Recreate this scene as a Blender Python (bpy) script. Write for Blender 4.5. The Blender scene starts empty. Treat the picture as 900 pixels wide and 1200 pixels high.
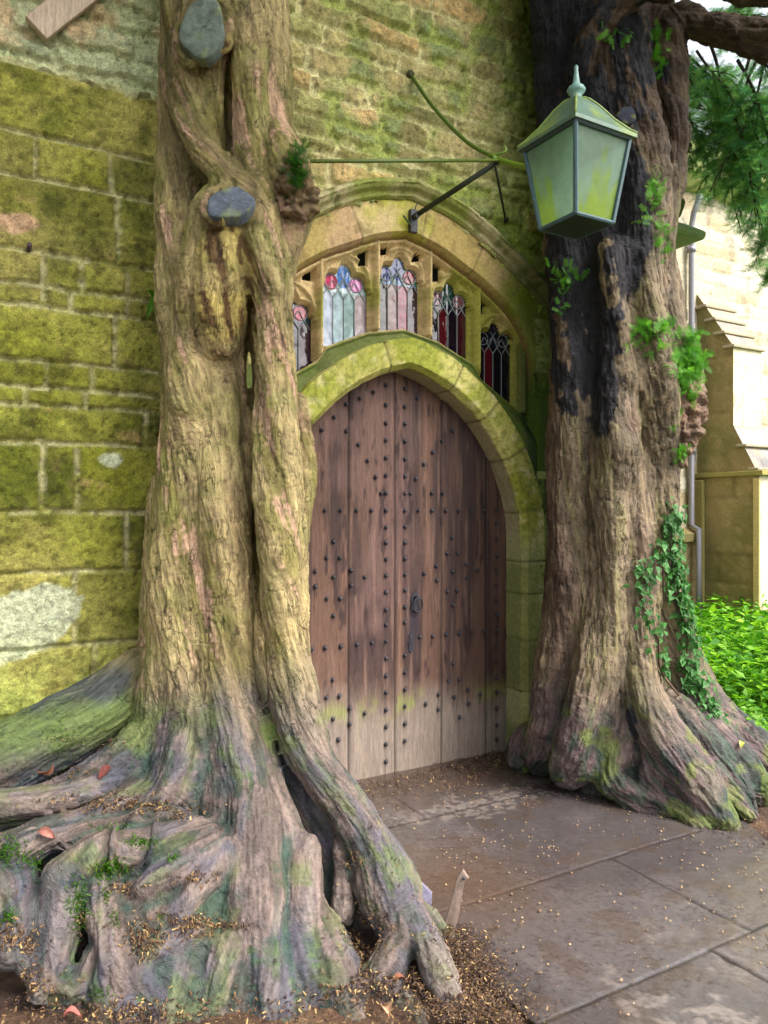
import bpy, math, random
import numpy as np
from mathutils import Vector, Matrix, noise as mnoise
from mathutils.bvhtree import BVHTree

rng = np.random.default_rng(7)
random.seed(7)
F32 = np.float32
scene = bpy.context.scene
COL = scene.collection

# ------------------------------------------------------------------ basics
def lin(c, k=1.0):
    c = np.asarray(c, float) / 255.0
    return np.where(c <= .04045, c / 12.92, ((c + .055) / 1.055) ** 2.4) * k

CAMZ = 1.5
def P(px, py, Y):
    return np.array([(px - 450) / 900 * Y, Y, CAMZ + (600 - py) / 900 * Y])

# wall frame: s runs along the porch wall (to the right and away), n out of it
P0 = np.array([.064, 4.40, 0.0]); U = np.array([.8660254, .5, 0]); N = np.array([.5, -.8660254, 0])
def W(s, z, n):
    s, z, n = np.broadcast_arrays(np.asarray(s, float), np.asarray(z, float), np.asarray(n, float))
    return P0 + s[..., None] * U + n[..., None] * N + z[..., None] * np.array([0, 0, 1.])
def px2s(px, n=.17):
    t = (px - 450) / 900
    o = P0 + n * N
    return (o[1] * t - o[0]) / (U[0] - U[1] * t)
def unW(px, py, n=0.):
    s = px2s(px, n); o = P0 + n * N + s * U
    return s, CAMZ + (600 - py) / 900 * o[1]

# ------------------------------------------------------------------ noise
_L = 64
_lat = rng.random((_L, _L, _L)).astype(F32)
_flat = _lat.ravel()
def vnoise(p):
    p = np.asarray(p, F32)
    i = np.floor(p).astype(np.int32); f = p - i
    f = f * f * (3 - 2 * f)
    i &= (_L - 1); j = (i + 1) & (_L - 1)
    x0, y0, z0 = i[:, 0] * (_L * _L), i[:, 1] * _L, i[:, 2]
    x1, y1, z1 = j[:, 0] * (_L * _L), j[:, 1] * _L, j[:, 2]
    fx, fy, fz = f[:, 0], f[:, 1], f[:, 2]
    g = _flat
    a = g[x0 + y0 + z0]; a = a + (g[x0 + y0 + z1] - a) * fz
    b = g[x0 + y1 + z0]; b = b + (g[x0 + y1 + z1] - b) * fz
    c = g[x1 + y0 + z0]; c = c + (g[x1 + y0 + z1] - c) * fz
    d = g[x1 + y1 + z0]; d = d + (g[x1 + y1 + z1] - d) * fz
    a = a + (b - a) * fy; c = c + (d - c) * fy
    return a + (c - a) * fx
def fbm(p, sc, oct=4, seed=0., gain=.5):
    p = np.asarray(p, F32); out = 0; amp = 1.; tot = 0
    for k in range(oct):
        out = out + amp * vnoise(p * (sc * 2.03 ** k) + (seed * 7.31 + k * 13.7)); tot += amp; amp *= gain
    return out / tot
def sm(a, b, x):
    t = np.clip((x - a) / (b - a), 0, 1); return t * t * (3 - 2 * t)
def mix(a, b, t):
    t = np.asarray(t)[..., None]; return a * (1 - t) + b * t

# ------------------------------------------------------------------ mesh output
def add_attr(me, col):
    a = me.color_attributes.new('Col', 'FLOAT_COLOR', 'POINT')
    c = np.ones((len(me.vertices), 4), F32); c[:, :3] = np.clip(col, 0, 1)
    a.data.foreach_set('color', c.ravel())
def mesh_np(name, verts, faces, mat=None, parent=None, col=None, smooth=True):
    verts = np.asarray(verts, F32).reshape(-1, 3)
    me = bpy.data.meshes.new(name)
    if isinstance(faces, np.ndarray):
        k = faces.shape[1]; nf = len(faces)
        me.vertices.add(len(verts)); me.vertices.foreach_set('co', verts.ravel())
        me.loops.add(nf * k); me.loops.foreach_set('vertex_index', faces.astype(np.int32).ravel())
        me.polygons.add(nf); me.polygons.foreach_set('loop_start', np.arange(0, nf * k, k, dtype=np.int32))
        me.update(calc_edges=True)
    else:
        me.from_pydata([tuple(map(float, v)) for v in verts], [], [tuple(map(int, f)) for f in faces]); me.update()
    me.validate()
    me.polygons.foreach_set('use_smooth', np.full(len(me.polygons), smooth, bool))
    if col is not None:
        col = np.asarray(col, F32)
        if col.ndim == 1: col = np.broadcast_to(col, (len(verts), 3))
        add_attr(me, col)
    if mat: me.materials.append(mat)
    ob = bpy.data.objects.new(name, me); COL.objects.link(ob)
    if parent: ob.parent = parent
    return ob
def tag(o, label=None, cat=None, group=None, kind=None):
    if label: o['label'] = label
    if cat: o['category'] = cat
    if group: o['group'] = group
    if kind: o['kind'] = kind
    return o
def empty(name, loc=(0, 0, 0)):
    o = bpy.data.objects.new(name, None); COL.objects.link(o); o.location = loc
    o.empty_display_size = .1
    return o
def adopt(ob, root):            # parts are modelled in world space
    ob.parent = root
    ob.matrix_parent_inverse = Matrix.Translation(-Vector(root.location))
    return ob

class MB:
    def __init__(s): s.v = []; s.f = []; s.c = []; s.n = 0
    def add(s, v, f, c=None):
        v = np.asarray(v, float).reshape(-1, 3)
        s.v.append(v); s.f += [tuple(int(i) + s.n for i in q) for q in f]; s.n += len(v)
        s.c.append(np.broadcast_to(np.asarray(c if c is not None else (.5, .5, .5), float), (len(v), 3)))
    def tube(s, pts, r, seg=10, c=None, cap=True, flat=1.0):
        pts = np.asarray(pts, float); r = np.broadcast_to(np.asarray(r, float), len(pts))
        up = np.array([0, 0, 1.]); V = []
        T = np.gradient(pts, axis=0); T /= np.linalg.norm(T, axis=1)[:, None] + 1e-9
        a = np.cross(T[0], up)
        if np.linalg.norm(a) < .1: a = np.cross(T[0], [1, 0, 0])
        a /= np.linalg.norm(a)
        for i in range(len(pts)):
            a = a - T[i] * a.dot(T[i]); a /= np.linalg.norm(a); b = np.cross(T[i], a)
            th = np.arange(seg) / seg * 2 * np.pi
            V.append(pts[i] + r[i] * (np.cos(th)[:, None] * a + flat * np.sin(th)[:, None] * b))
        V = np.concatenate(V); Fq = []
        for i in range(len(pts) - 1):
            for k in range(seg):
                Fq.append((i * seg + k, i * seg + (k + 1) % seg, (i + 1) * seg + (k + 1) % seg, (i + 1) * seg + k))
        if cap:
            Fq.append(tuple(range(seg))[::-1]); Fq.append(tuple((len(pts) - 1) * seg + k for k in range(seg)))
        s.add(V, Fq, c)
    def hexa(s, q, c=None):     # 8 corners: bottom loop then top loop
        s.add(q, [(3, 2, 1, 0), (4, 5, 6, 7), (0, 1, 5, 4), (1, 2, 6, 5), (2, 3, 7, 6), (3, 0, 4, 7)], c)
    def box_w(s, s0, s1, z0, z1, n0, n1, c=None):
        q = [W(s0, z0, n1), W(s1, z0, n1), W(s1, z0, n0), W(s0, z0, n0), W(s0, z1, n1), W(s1, z1, n1), W(s1, z1, n0), W(s0, z1, n0)]
        s.hexa(np.array(q), c)
    def build(s, name, mat, parent=None, smooth=False, bevel=0):
        V = np.concatenate(s.v)
        o = mesh_np(name, V, s.f, mat, None, np.concatenate(s.c), smooth)
        if bevel:
            m = o.modifiers.new('b', 'BEVEL'); m.width = bevel; m.segments = 2; m.limit_method = 'ANGLE'
        if parent: adopt(o, parent)
        return o

def spline(pts, n):
    pts = np.asarray(pts, float); k = len(pts)
    if k == 2: return np.array([pts[0] * (1 - t) + pts[1] * t for t in np.linspace(0, 1, n)])
    q = np.vstack([2 * pts[0] - pts[1], pts, 2 * pts[-1] - pts[-2]]); out = []
    for t in np.linspace(0, k - 1 - 1e-6, n):
        i = int(t); f = t - i; a, b, c, d = q[i:i + 4]
        out.append(.5 * (2 * b + (c - a) * f + (2 * a - 5 * b + 4 * c - d) * f * f + (3 * b - a - 3 * c + d) * f ** 3))
    return np.array(out)

def grid_faces(nu, nv):
    i = np.arange((nu - 1) * (nv - 1)); u = i // (nv - 1); v = i % (nv - 1)
    a = u * nv + v
    return np.stack([a, a + nv, a + nv + 1, a + 1], 1)

# ------------------------------------------------------------------ materials
def new_mat(name):
    m = bpy.data.materials.new(name); m.use_nodes = True
    nt = m.node_tree; b = nt.nodes['Principled BSDF']
    return m, nt, b
def nd(nt, t, **kw):
    n = nt.nodes.new(t)
    for k, v in kw.items():
        if k.startswith('i_'): n.inputs[k[2:].replace('_', ' ')].default_value = v
        else: setattr(n, k, v)
    return n
def surf(name, col=None, rough=.85, rvar=.1, nsc=60., nvar=.35, bump=.5, bsc=90., bdist=.004, metal=0., spec=.35, aniso=None, wet=None, bdet=8., trans=0., vcol=None):
    """vertex colour (or a plain colour) times fine noise, with noise bump and varied gloss"""
    m, nt, b = new_mat(name); L = nt.links.new
    tc = nd(nt, 'ShaderNodeTexCoord'); vec = tc.outputs['Object']
    if aniso:
        mp = nd(nt, 'ShaderNodeMapping'); mp.inputs['Scale'].default_value = aniso; L(vec, mp.inputs['Vector']); vec = mp.outputs['Vector']
    n1 = nd(nt, 'ShaderNodeTexNoise', i_Scale=nsc, i_Detail=6., i_Roughness=.65); L(vec, n1.inputs['Vector'])
    mr = nd(nt, 'ShaderNodeMapRange'); mr.inputs['From Min'].default_value = .25; mr.inputs['From Max'].default_value = .75
    mr.inputs['To Min'].default_value = 1 - nvar; mr.inputs['To Max'].default_value = 1 + nvar
    L(n1.outputs['Fac'], mr.inputs['Value'])
    if col is None:
        at = nd(nt, 'ShaderNodeAttribute', attribute_name='Col'); csock = at.outputs['Color']
    else:
        rgb = nd(nt, 'ShaderNodeRGB'); rgb.outputs[0].default_value = (*col, 1); csock = rgb.outputs[0]
    nf = nd(nt, 'ShaderNodeTexNoise', i_Scale=nsc * 3.7, i_Detail=3., i_Roughness=.7); L(vec, nf.inputs['Vector'])
    mf = nd(nt, 'ShaderNodeMapRange'); mf.inputs['From Min'].default_value = .3; mf.inputs['From Max'].default_value = .7
    mf.inputs['To Min'].default_value = 1 - nvar * .9; mf.inputs['To Max'].default_value = 1 + nvar * .9
    L(nf.outputs['Fac'], mf.inputs['Value'])
    mm = nd(nt, 'ShaderNodeMath', operation='MULTIPLY'); L(mr.outputs[0], mm.inputs[0]); L(mf.outputs[0], mm.inputs[1])
    mu = nd(nt, 'ShaderNodeVectorMath', operation='MULTIPLY'); L(csock, mu.inputs[0]); L(mm.outputs[0], mu.inputs[1])
    L(mu.outputs[0], b.inputs['Base Color'])
    n2 = nd(nt, 'ShaderNodeTexNoise', i_Scale=bsc, i_Detail=bdet, i_Roughness=.7); L(vec, n2.inputs['Vector'])
    bp = nd(nt, 'ShaderNodeBump'); bp.inputs['Strength'].default_value = bump; bp.inputs['Distance'].default_value = bdist
    L(n2.outputs['Fac'], bp.inputs['Height']); L(bp.outputs[0], b.inputs['Normal'])
    n3 = nd(nt, 'ShaderNodeTexNoise', i_Scale=(wet[0] if wet else 12.), i_Detail=4.); L(tc.outputs['Object'], n3.inputs['Vector'])
    mr2 = nd(nt, 'ShaderNodeMapRange')
    if wet:
        mr2.inputs['From Min'].default_value = .42; mr2.inputs['From Max'].default_value = .58
        mr2.inputs['To Min'].default_value = wet[1]; mr2.inputs['To Max'].default_value = wet[2]
    else:
        mr2.inputs['To Min'].default_value = max(rough - rvar, .03); mr2.inputs['To Max'].default_value = min(rough + rvar, 1)
    L(n3.outputs['Fac'], mr2.inputs['Value']); L(mr2.outputs[0], b.inputs['Roughness'])
    b.inputs['Metallic'].default_value = metal; b.inputs['Specular IOR Level'].default_value = spec
    if trans:      # thin leaf: some light comes through
        tr = nd(nt, 'ShaderNodeBsdfTranslucent'); L(mu.outputs[0], tr.inputs['Color'])
        ms = nd(nt, 'ShaderNodeMixShader'); ms.inputs[0].default_value = trans
        L(b.outputs[0], ms.inputs[1]); L(tr.outputs[0], ms.inputs[2])
        L(ms.outputs[0], nt.nodes['Material Output'].inputs['Surface'])
    return m

M = {}
M['stone'] = surf('mossy_stone', nsc=38, nvar=.42, bump=1., bsc=70, bdist=.012, rough=.9)
M['ashlar'] = surf('dressed_stone', nsc=50, nvar=.30, bump=.8, bsc=90, bdist=.006, rough=.88)
M['bark'] = surf('yew_bark', nsc=50, nvar=.30, bump=.6, bsc=60, bdist=.006, rough=.78, rvar=.2, aniso=(1, 1, .4), spec=.3)
def bark_mat():
    m, nt, b = new_mat('yew_bark_fibrous'); L = nt.links.new
    g = nd(nt, 'ShaderNodeAttribute', attribute_name='Grain').outputs['Vector']; cat = nd(nt, 'ShaderNodeAttribute', attribute_name='Col')
    tc = nd(nt, 'ShaderNodeTexCoord').outputs['Object']
    def noi(v, sc, det, ro=.65):
        n = nd(nt, 'ShaderNodeTexNoise', i_Scale=sc, i_Detail=det, i_Roughness=ro); L(v, n.inputs['Vector']); return n.outputs['Fac']
    def rng_(x, a, c, lo, hi):
        r = nd(nt, 'ShaderNodeMapRange'); r.inputs['From Min'].default_value = a; r.inputs['From Max'].default_value = c; r.inputs['To Min'].default_value = lo; r.inputs['To Max'].default_value = hi; L(x, r.inputs['Value']); return r.outputs[0]
    def math_(op, x, y):
        n = nd(nt, 'ShaderNodeMath', operation=op)
        for k, q in enumerate((x, y)):
            if isinstance(q, (int, float)): n.inputs[k].default_value = q
            else: L(q, n.inputs[k])
        return n.outputs[0]
    fib = noi(g, 70., 5.); fib2 = noi(g, 190., 3.); iso = noi(tc, 60., 6., .7)
    # flake outlines: a stretched cell pattern, distorted, thin and broken
    dist = nd(nt, 'ShaderNodeTexNoise', i_Scale=9., i_Detail=4.); L(tc, dist.inputs['Vector'])
    sc_ = nd(nt, 'ShaderNodeVectorMath', operation='SCALE'); sc_.inputs['Scale'].default_value = .09; L(dist.outputs['Color'], sc_.inputs[0])
    ad = nd(nt, 'ShaderNodeVectorMath', operation='ADD'); L(g, ad.inputs[0]); L(sc_.outputs[0], ad.inputs[1])
    cr = None
    for s_ in (17., 31.):
        v = nd(nt, 'ShaderNodeTexVoronoi', feature='DISTANCE_TO_EDGE'); v.inputs['Scale'].default_value = s_; L(ad.outputs[0], v.inputs['Vector'])
        line = rng_(v.outputs['Distance'], .0, .055, 1., 0.); gate = rng_(noi(tc, 7. + s_ * .2, 3.), .48, .62, 0., 1.)
        q = math_('MULTIPLY', line, gate); cr = q if cr is None else math_('MAXIMUM', cr, q)
    mask = nd(nt, 'ShaderNodeAttribute', attribute_name='Flake').outputs['Fac']
    cr = math_('MULTIPLY', cr, mask)
    f = math_('MULTIPLY', math_('MULTIPLY', rng_(fib, .3, .7, .76, 1.27), rng_(fib2, .3, .7, .86, 1.15)), rng_(iso, .3, .7, .84, 1.17))
    f = math_('MULTIPLY', f, rng_(cr, 0., 1., 1., .3))
    mu = nd(nt, 'ShaderNodeVectorMath', operation='MULTIPLY'); L(cat.outputs['Color'], mu.inputs[0]); L(f, mu.inputs[1]); L(mu.outputs[0], b.inputs['Base Color'])
    h = math_('ADD', math_('ADD', math_('MULTIPLY', fib, 1.), math_('MULTIPLY', fib2, .35)), math_('SUBTRACT', math_('MULTIPLY', iso, .5), math_('MULTIPLY', cr, .6)))
    bp = nd(nt, 'ShaderNodeBump'); bp.inputs['Strength'].default_value = .9; bp.inputs['Distance'].default_value = .007; L(h, bp.inputs['Height']); L(bp.outputs[0], b.inputs['Normal'])
    L(rng_(noi(tc, 8., 3.), .3, .7, .55, .9), b.inputs['Roughness']); b.inputs['Specular IOR Level'].default_value = .3
    return m
M['trunk'] = bark_mat()
M['wood'] = surf('old_oak', nsc=34, nvar=.34, bump=.8, bsc=60, bdist=.003, rough=.66, rvar=.15, aniso=(3, 3, .22), spec=.3)
M['paving'] = surf('worn_paving', nsc=60, nvar=.24, bump=.3, bsc=60, bdist=.003, wet=(2.0, .06, .28), spec=1.0)
M['soil'] = surf('soil', nsc=40, nvar=.5, bump=.9, bsc=60, bdist=.012, rough=.9)
M['leaf'] = surf('leaf', nsc=20, nvar=.2, bump=.1, rough=.5, trans=.5, spec=.4)
M['dead'] = surf('dead_leaf', nsc=60, nvar=.3, bump=.3, rough=.7, trans=.1)
M['iron'] = surf('black_iron', col=tuple(lin((42, 42, 50))), nsc=80, nvar=.5, bump=.5, bsc=120, bdist=.002, rough=.5, spec=.5)
M['metalv'] = surf('painted_metal', nsc=60, nvar=.3, bump=.3, bsc=120, bdist=.0015, rough=.45, spec=.5)
M['lead'] = surf('lead_came', col=tuple(lin((125, 135, 135))), nsc=80, nvar=.2, bump=.2, rough=.5)

# stained glass
m, nt, b = new_mat('stained_glass'); at = nd(nt, 'ShaderNodeAttribute', attribute_name='Col')
nz = nd(nt, 'ShaderNodeTexNoise', i_Scale=28., i_Detail=3.); tc = nd(nt, 'ShaderNodeTexCoord'); nt.links.new(tc.outputs['Object'], nz.inputs['Vector'])
mr = nd(nt, 'ShaderNodeMapRange'); mr.inputs['To Min'].default_value = .3; mr.inputs['To Max'].default_value = 1.7
nt.links.new(nz.outputs['Fac'], mr.inputs['Value'])
mu = nd(nt, 'ShaderNodeVectorMath', operation='MULTIPLY'); nt.links.new(at.outputs['Color'], mu.inputs[0]); nt.links.new(mr.outputs[0], mu.inputs[1])
nt.links.new(mu.outputs[0], b.inputs['Base Color']); b.inputs['Roughness'].default_value = .08; b.inputs['Specular IOR Level'].default_value = .9
bp = nd(nt, 'ShaderNodeBump'); bp.inputs['Strength'].default_value = .5; bp.inputs['Distance'].default_value = .01
nz2 = nd(nt, 'ShaderNodeTexNoise', i_Scale=14., i_Detail=2.); nt.links.new(tc.outputs['Object'], nz2.inputs['Vector'])
nt.links.new(nz2.outputs['Fac'], bp.inputs['Height']); nt.links.new(bp.outputs[0], b.inputs['Normal'])
M['glass'] = m

# cloudy lantern glass with algae
m, nt, b = new_mat('cloudy_lantern_glass'); L = nt.links.new
at = nd(nt, 'ShaderNodeAttribute', attribute_name='Col')
nz = nd(nt, 'ShaderNodeTexNoise', i_Scale=24., i_Detail=7.); tc = nd(nt, 'ShaderNodeTexCoord'); L(tc.outputs['Object'], nz.inputs['Vector'])
mr = nd(nt, 'ShaderNodeMapRange'); mr.inputs['To Min'].default_value = .75; mr.inputs['To Max'].default_value = 1.25; L(nz.outputs['Fac'], mr.inputs['Value'])
mu = nd(nt, 'ShaderNodeVectorMath', operation='MULTIPLY'); L(at.outputs['Color'], mu.inputs[0]); L(mr.outputs[0], mu.inputs[1])
L(mu.outputs[0], b.inputs['Base Color']); b.inputs['Roughness'].default_value = .10
tr = nd(nt, 'ShaderNodeBsdfTranslucent'); L(mu.outputs[0], tr.inputs['Color'])
tp = nd(nt, 'ShaderNodeBsdfTransparent'); tp.inputs['Color'].default_value = (.75, .85, .8, 1)
m1 = nd(nt, 'ShaderNodeMixShader'); m1.inputs[0].default_value = .6; L(b.outputs[0], m1.inputs[1]); L(tr.outputs[0], m1.inputs[2])
m2 = nd(nt, 'ShaderNodeMixShader'); m2.inputs[0].default_value = .48; L(m1.outputs[0], m2.inputs[1]); L(tp.outputs[0], m2.inputs[2])
L(m2.outputs[0], nt.nodes['Material Output'].inputs['Surface'])
M['lglass'] = m

# ------------------------------------------------------------------ church
church = empty('stone_church', tuple(W(0, 0, 0)))
tag(church, 'old mossy limestone church with studded arched oak door between two yews', 'church')

# arches in the wall frame (s, z)
AC, AR, ASP = .212, 1.022, 1.3            # two-centred door arch
def door_curve(off=0., n=44, foot=0.):
    R = AR + off; out = []
    th1 = math.acos(AC / R)
    half = [(-AC + R * math.cos(t), ASP + R * math.sin(t)) for t in np.linspace(0, th1, n)]
    jam = [(AR - AC + off, z) for z in np.linspace(foot, ASP, 40)[:-1]]
    r = jam + half
    l = [(-s, z) for s, z in r[::-1]][1:]
    return np.array(r + l)
def inside_door(s, z, off=0.):
    R = AR + off; a = np.abs(s)
    return np.where(z < ASP, a < AR - AC + off, (a + AC) ** 2 + (z - ASP) ** 2 < R * R)
WIN = spline([(0, 3.03), (.18, 2.985), (.34, 2.915), (.56, 2.805), (.77, 2.64), (.87, 2.47), (.90, 2.30), (.90, 2.1), (.90, 1.75)], 70)
def win_curve():
    l = [(-s, z) for s, z in WIN[::-1]]
    return np.array([tuple(p) for p in l] + [tuple(p) for p in WIN[1:]])[::-1]
def win_top(s):
    a = np.abs(s); i = WIN[:, 1] > 2.0
    return np.interp(a, WIN[i, 0], WIN[i, 1])

# stone layout ------------------------------------------------------
zl = [-.2, .3, .62, .913, 1.24, 1.5, 1.80, 1.959, 2.034, 2.15, 2.387, 2.474, 2.62, 2.936, 3.12, 3.41]
jl = {0: [-40, 90, 260], 1: [10, 120, 280], 2: [-30, 110, 190], 3: [-60, 88, 200], 4: [-20, 148, 290], 5: [-50, 50, 90, 230], 6: [-10, 170], 7: [30, 100, 210], 8: [55, 108, 205],
      9: [-25, 135, 250], 10: [50, 82, 150, 230], 11: [-20, 50, 96, 150, 230], 12: [-30, 138, 260], 13: [42, 130, 240], 14: [-15, 192]}
ash_j = {k: np.array(sorted([px2s(x) for x in v] + [px2s(v[0]) - q for q in (.45, 1.0, 1.5, 2.1)] + [px2s(v[-1]) + q for q in (.4, .85)])) for k, v in jl.items()}
def pattern(s, z, zlv, joints):
    """returns distance to joint, row, column index"""
    zlv = np.asarray(zlv); r = np.clip(np.searchsorted(zlv, z) - 1, 0, len(zlv) - 2)
    dz = np.minimum(z - zlv[r], zlv[r + 1] - z); ds = np.full_like(z, 9.); cidx = np.zeros(len(z), int)
    for k in range(len(zlv) - 1):
        m_ = r == k
        if not m_.any(): continue
        j = joints[k]; q = np.searchsorted(j, s[m_])
        lo = j[np.clip(q - 1, 0, len(j) - 1)]; hi = j[np.clip(q, 0, len(j) - 1)]
        ds[m_] = np.minimum(np.abs(s[m_] - lo), np.abs(hi - s[m_])); cidx[m_] = q
    return np.minimum(dz, ds), r, cidx
rr = np.random.default_rng(11)  # rubble coursing
zr = [-.2]
while zr[-1] < 6.6: zr.append(zr[-1] + rr.choice([.085, .10, .12, .14, .16]))
rub_j = {}
for k in range(len(zr)):
    j = [-4.]
    while j[-1] < 3.: j.append(j[-1] + rr.uniform(.13, .46))
    rub_j[k] = np.array(j)
zq = [-.2, .1, .40, .71, 1.0, 1.19, 1.5, 1.78, 2.05, 2.35, 2.7]
q_j = {k: np.array([-3., .99 + .06 * (k % 2), 1.35 - .1 * (k % 2), 1.75, 2.3]) for k in range(len(zq))}
def hashr(a, b, k=0):
    x = np.sin(a * 127.1 + b * 311.7 + k * 74.7) * 43758.5453
    return x - np.floor(x)

C = lambda *c: lin(c)
def wall_fields(s, z):
    p = np.stack([s, z, np.zeros_like(s)], 1)
    w1 = (fbm(p, 5, 3, 1) - .5); w2 = (fbm(p, 5, 3, 2) - .5)
    f1 = (fbm(p, 26, 3, 3) - .5); f2 = (fbm(p, 26, 3, 4) - .5)
    n_big = fbm(p, 1.3, 4, 5); n_mid = fbm(p, 6, 4, 6); n_fin = fbm(p, 34, 3, 7); n_mid2 = fbm(p, 9, 4, 8); n_big2 = fbm(p, 2.2, 5, 9)
    ash = (s < -.98) & (z < 3.41 + (n_mid - .5) * .22 + (n_mid2 - .5) * .1)
    quo = (s > .7) & (z < 2.7) & ~ash
    d = np.zeros_like(s); r = np.zeros(len(s), int); c = np.zeros(len(s), int)
    sr = s + w1 * .10 + f1 * .03; zr_ = z + w2 * .085 + f2 * .022
    sa = s + w1 * .02 + f1 * .012; za = z + w2 * .022 + f2 * .011
    for m_, S, Z, lv, jj in ((ash, sa, za, zl, ash_j), (quo, sa, za, zq, q_j), (~ash & ~quo, sr, zr_, zr, rub_j)):
        if m_.any(): d[m_], r[m_], c[m_] = pattern(S[m_], Z[m_], lv, jj)
    h1 = hashr(r, c, 1); h2 = hashr(r, c, 2); h3 = hashr(r, c, 3)
    wm = np.where(ash | quo, .0065, .017) * (0.3 + 1.4 * n_mid)
    mort = 1 - sm(wm * .8, wm * 1.9 + .004, d)
    # height
    hgt = np.where(ash | quo, .018, .024) * sm(-.002, .010, d - wm) + (h1 - .5) * np.where(ash | quo, .010, .022) * (1 - mort) + (n_mid - .5) * .022 + (n_fin - .5) * .016
    hgt += (ash & (z < .95)) * ((n_big2 - .5) * .09)
    pit = sm(.66, .74, fbm(p, 60, 2, 12)) * .008; hgt -= pit
    # colour
    green = sm(.35, .65, n_big)
    a1 = mix(C(138, 132, 76), C(102, 106, 32), green); a1 = mix(a1, C(150, 126, 92), sm(.6, .75, n_mid2) * (h2 > .5) * .6)
    a1 = mix(a1, C(66, 74, 14), sm(.5, .72, n_mid) * .75); a1 = a1 * (.68 + .62 * h1)[:, None]
    a1 = mix(a1, C(150, 152, 70), sm(.5, .7, n_big2) * .5); a1 = mix(a1, C(48, 64, 14), sm(-1.25, -1.0, s) * sm(.3, .6, n_big2 + .1) * .55); a1 = mix(a1, C(54, 54, 16), sm(.56, .70, fbm(p, 16, 4, 14)) * .5)
    am = mix(C(184, 178, 134), C(122, 122, 60), sm(.46, .64, n_mid2))
    acol = mix(a1 * np.array([1.18, 1.15, 1.0]), am * 1.0, mort * (.9 - .5 * sm(1.0, .6, z)) * (.5 + .5 * sm(.36, .5, n_mid2)))
    gp = np.exp(-(np.maximum(d - .0, 0) / .010)) * sm(.5, .62, n_fin); acol = mix(acol, acol * .55, gp * .6 * (1 - mort))
    lich = np.exp(-((s - px2s(45)) ** 2 / .05 + (z - 1.10) ** 2 / .012)) + np.exp(-((s - px2s(10)) ** 2 / .05 + (z - .93) ** 2 / .01)) + .8 * np.exp(-((s - px2s(130)) ** 2 / .006 + (z - 1.73) ** 2 / .003)) + .8 * np.exp(-((s - px2s(15)) ** 2 / .02 + (z - 2.73) ** 2 / .006))
    lt = sm(.36, .46, lich * (.1 + .9 * n_mid + .7 * (fbm(p, 18, 4, 15) - .2))); lc = mix(C(190, 196, 165), C(185, 150, 120), (z > 2.5) * 1.)
    acol = mix(acol, lc, lt * .85)
    acol = mix(acol, C(178, 186, 96), sm(1.05, .6, z) * sm(.3, .6, n_mid2) * .75)
    # rubble
    r1 = mix(C(164, 144, 106), C(142, 138, 92), h1); r1 = mix(r1, C(180, 146, 106), (h2 > .80) * (.5 + .5 * n_mid2)); r1 = mix(r1, C(98, 96, 62), (h3 > .7) * .8)
    r1 = mix(r1, C(108, 122, 84), sm(.48, .7, n_mid) * .8); r1 = r1 * (.62 + .45 * n_mid2 + .3 * h3)[:, None]
    rm = mix(C(196, 188, 142), C(150, 158, 84), sm(.4, .65, n_mid))
    rcol = mix(r1 * np.array([1.6, 1.65, 1.5]), rm * 1.25, np.clip(mort * .85 + sm(.56, .70, n_mid2) * .5, 0, .9))
    mint = sm(-.9, -1.4, s) * sm(3.3, 3.5, z) * sm(.32, .55, n_big2 + .15)
    rcol = mix(rcol, mix(C(178, 186, 150), C(200, 172, 140), sm(.5, .7, n_mid2)), mint * .8)
    rcol = mix(rcol, C(138, 138, 78), sm(.52, .76, n_big2) * .4)
    gr = sm(.35, 1.0, s + (n_big - .5) * .5)
    rcol = mix(rcol, rcol * np.array([.45, .62, .22]) , gr * .9)  # greener to the right, and darkened for the right yew's shade
    # green streak bands just above hood
    rcol = mix(rcol, C(118, 132, 20), sm(3.65, 3.3, z) * sm(.3, .55, n_mid2) * .35 * (np.abs(s) < 1.1))
    qcol = mix(C(128, 140, 62), C(60, 92, 18), sm(.35, .6, n_mid2)); qcol = mix(qcol, C(150, 160, 100), (h2 > .6) * .55)
    qcol = mix(qcol, C(70, 88, 30), mort * .7); qcol = qcol * (.7 + .5 * h1)[:, None]
    qcol = mix(qcol, C(46, 72, 14), sm(.95, 1.2, s) * .7)
    col = np.where(ash[:, None], acol, np.where(quo[:, None], qcol, rcol))
    col = col * (.66 + .68 * n_fin)[:, None] * (1 - .35 * (pit > .003))[:, None]
    return hgt, col

ds_ = .009
SS = np.arange(-3.4, 2.1501, ds_); ZZ = np.arange(-.05, 5.7, ds_)
gs, gz = np.meshgrid(SS, ZZ, indexing='ij'); s = gs.ravel(); z = gz.ravel()
hg, wc = wall_fields(s, z)
V = W(s, z, .155 + hg); Fq = grid_faces(len(SS), len(ZZ))
hole = inside_door(s, z, .12) | ((np.abs(s) < 1.05) & (z < win_top(s) + .212) & (z > 1.7))
Fq = Fq[~hole[Fq].all(1)]
used = np.zeros(len(s), bool); used[Fq.ravel()] = True; rem = np.cumsum(used) - 1
wall = adopt(mesh_np('wall', V[used], rem[Fq], M['stone'], None, wc[used]), church)

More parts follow.
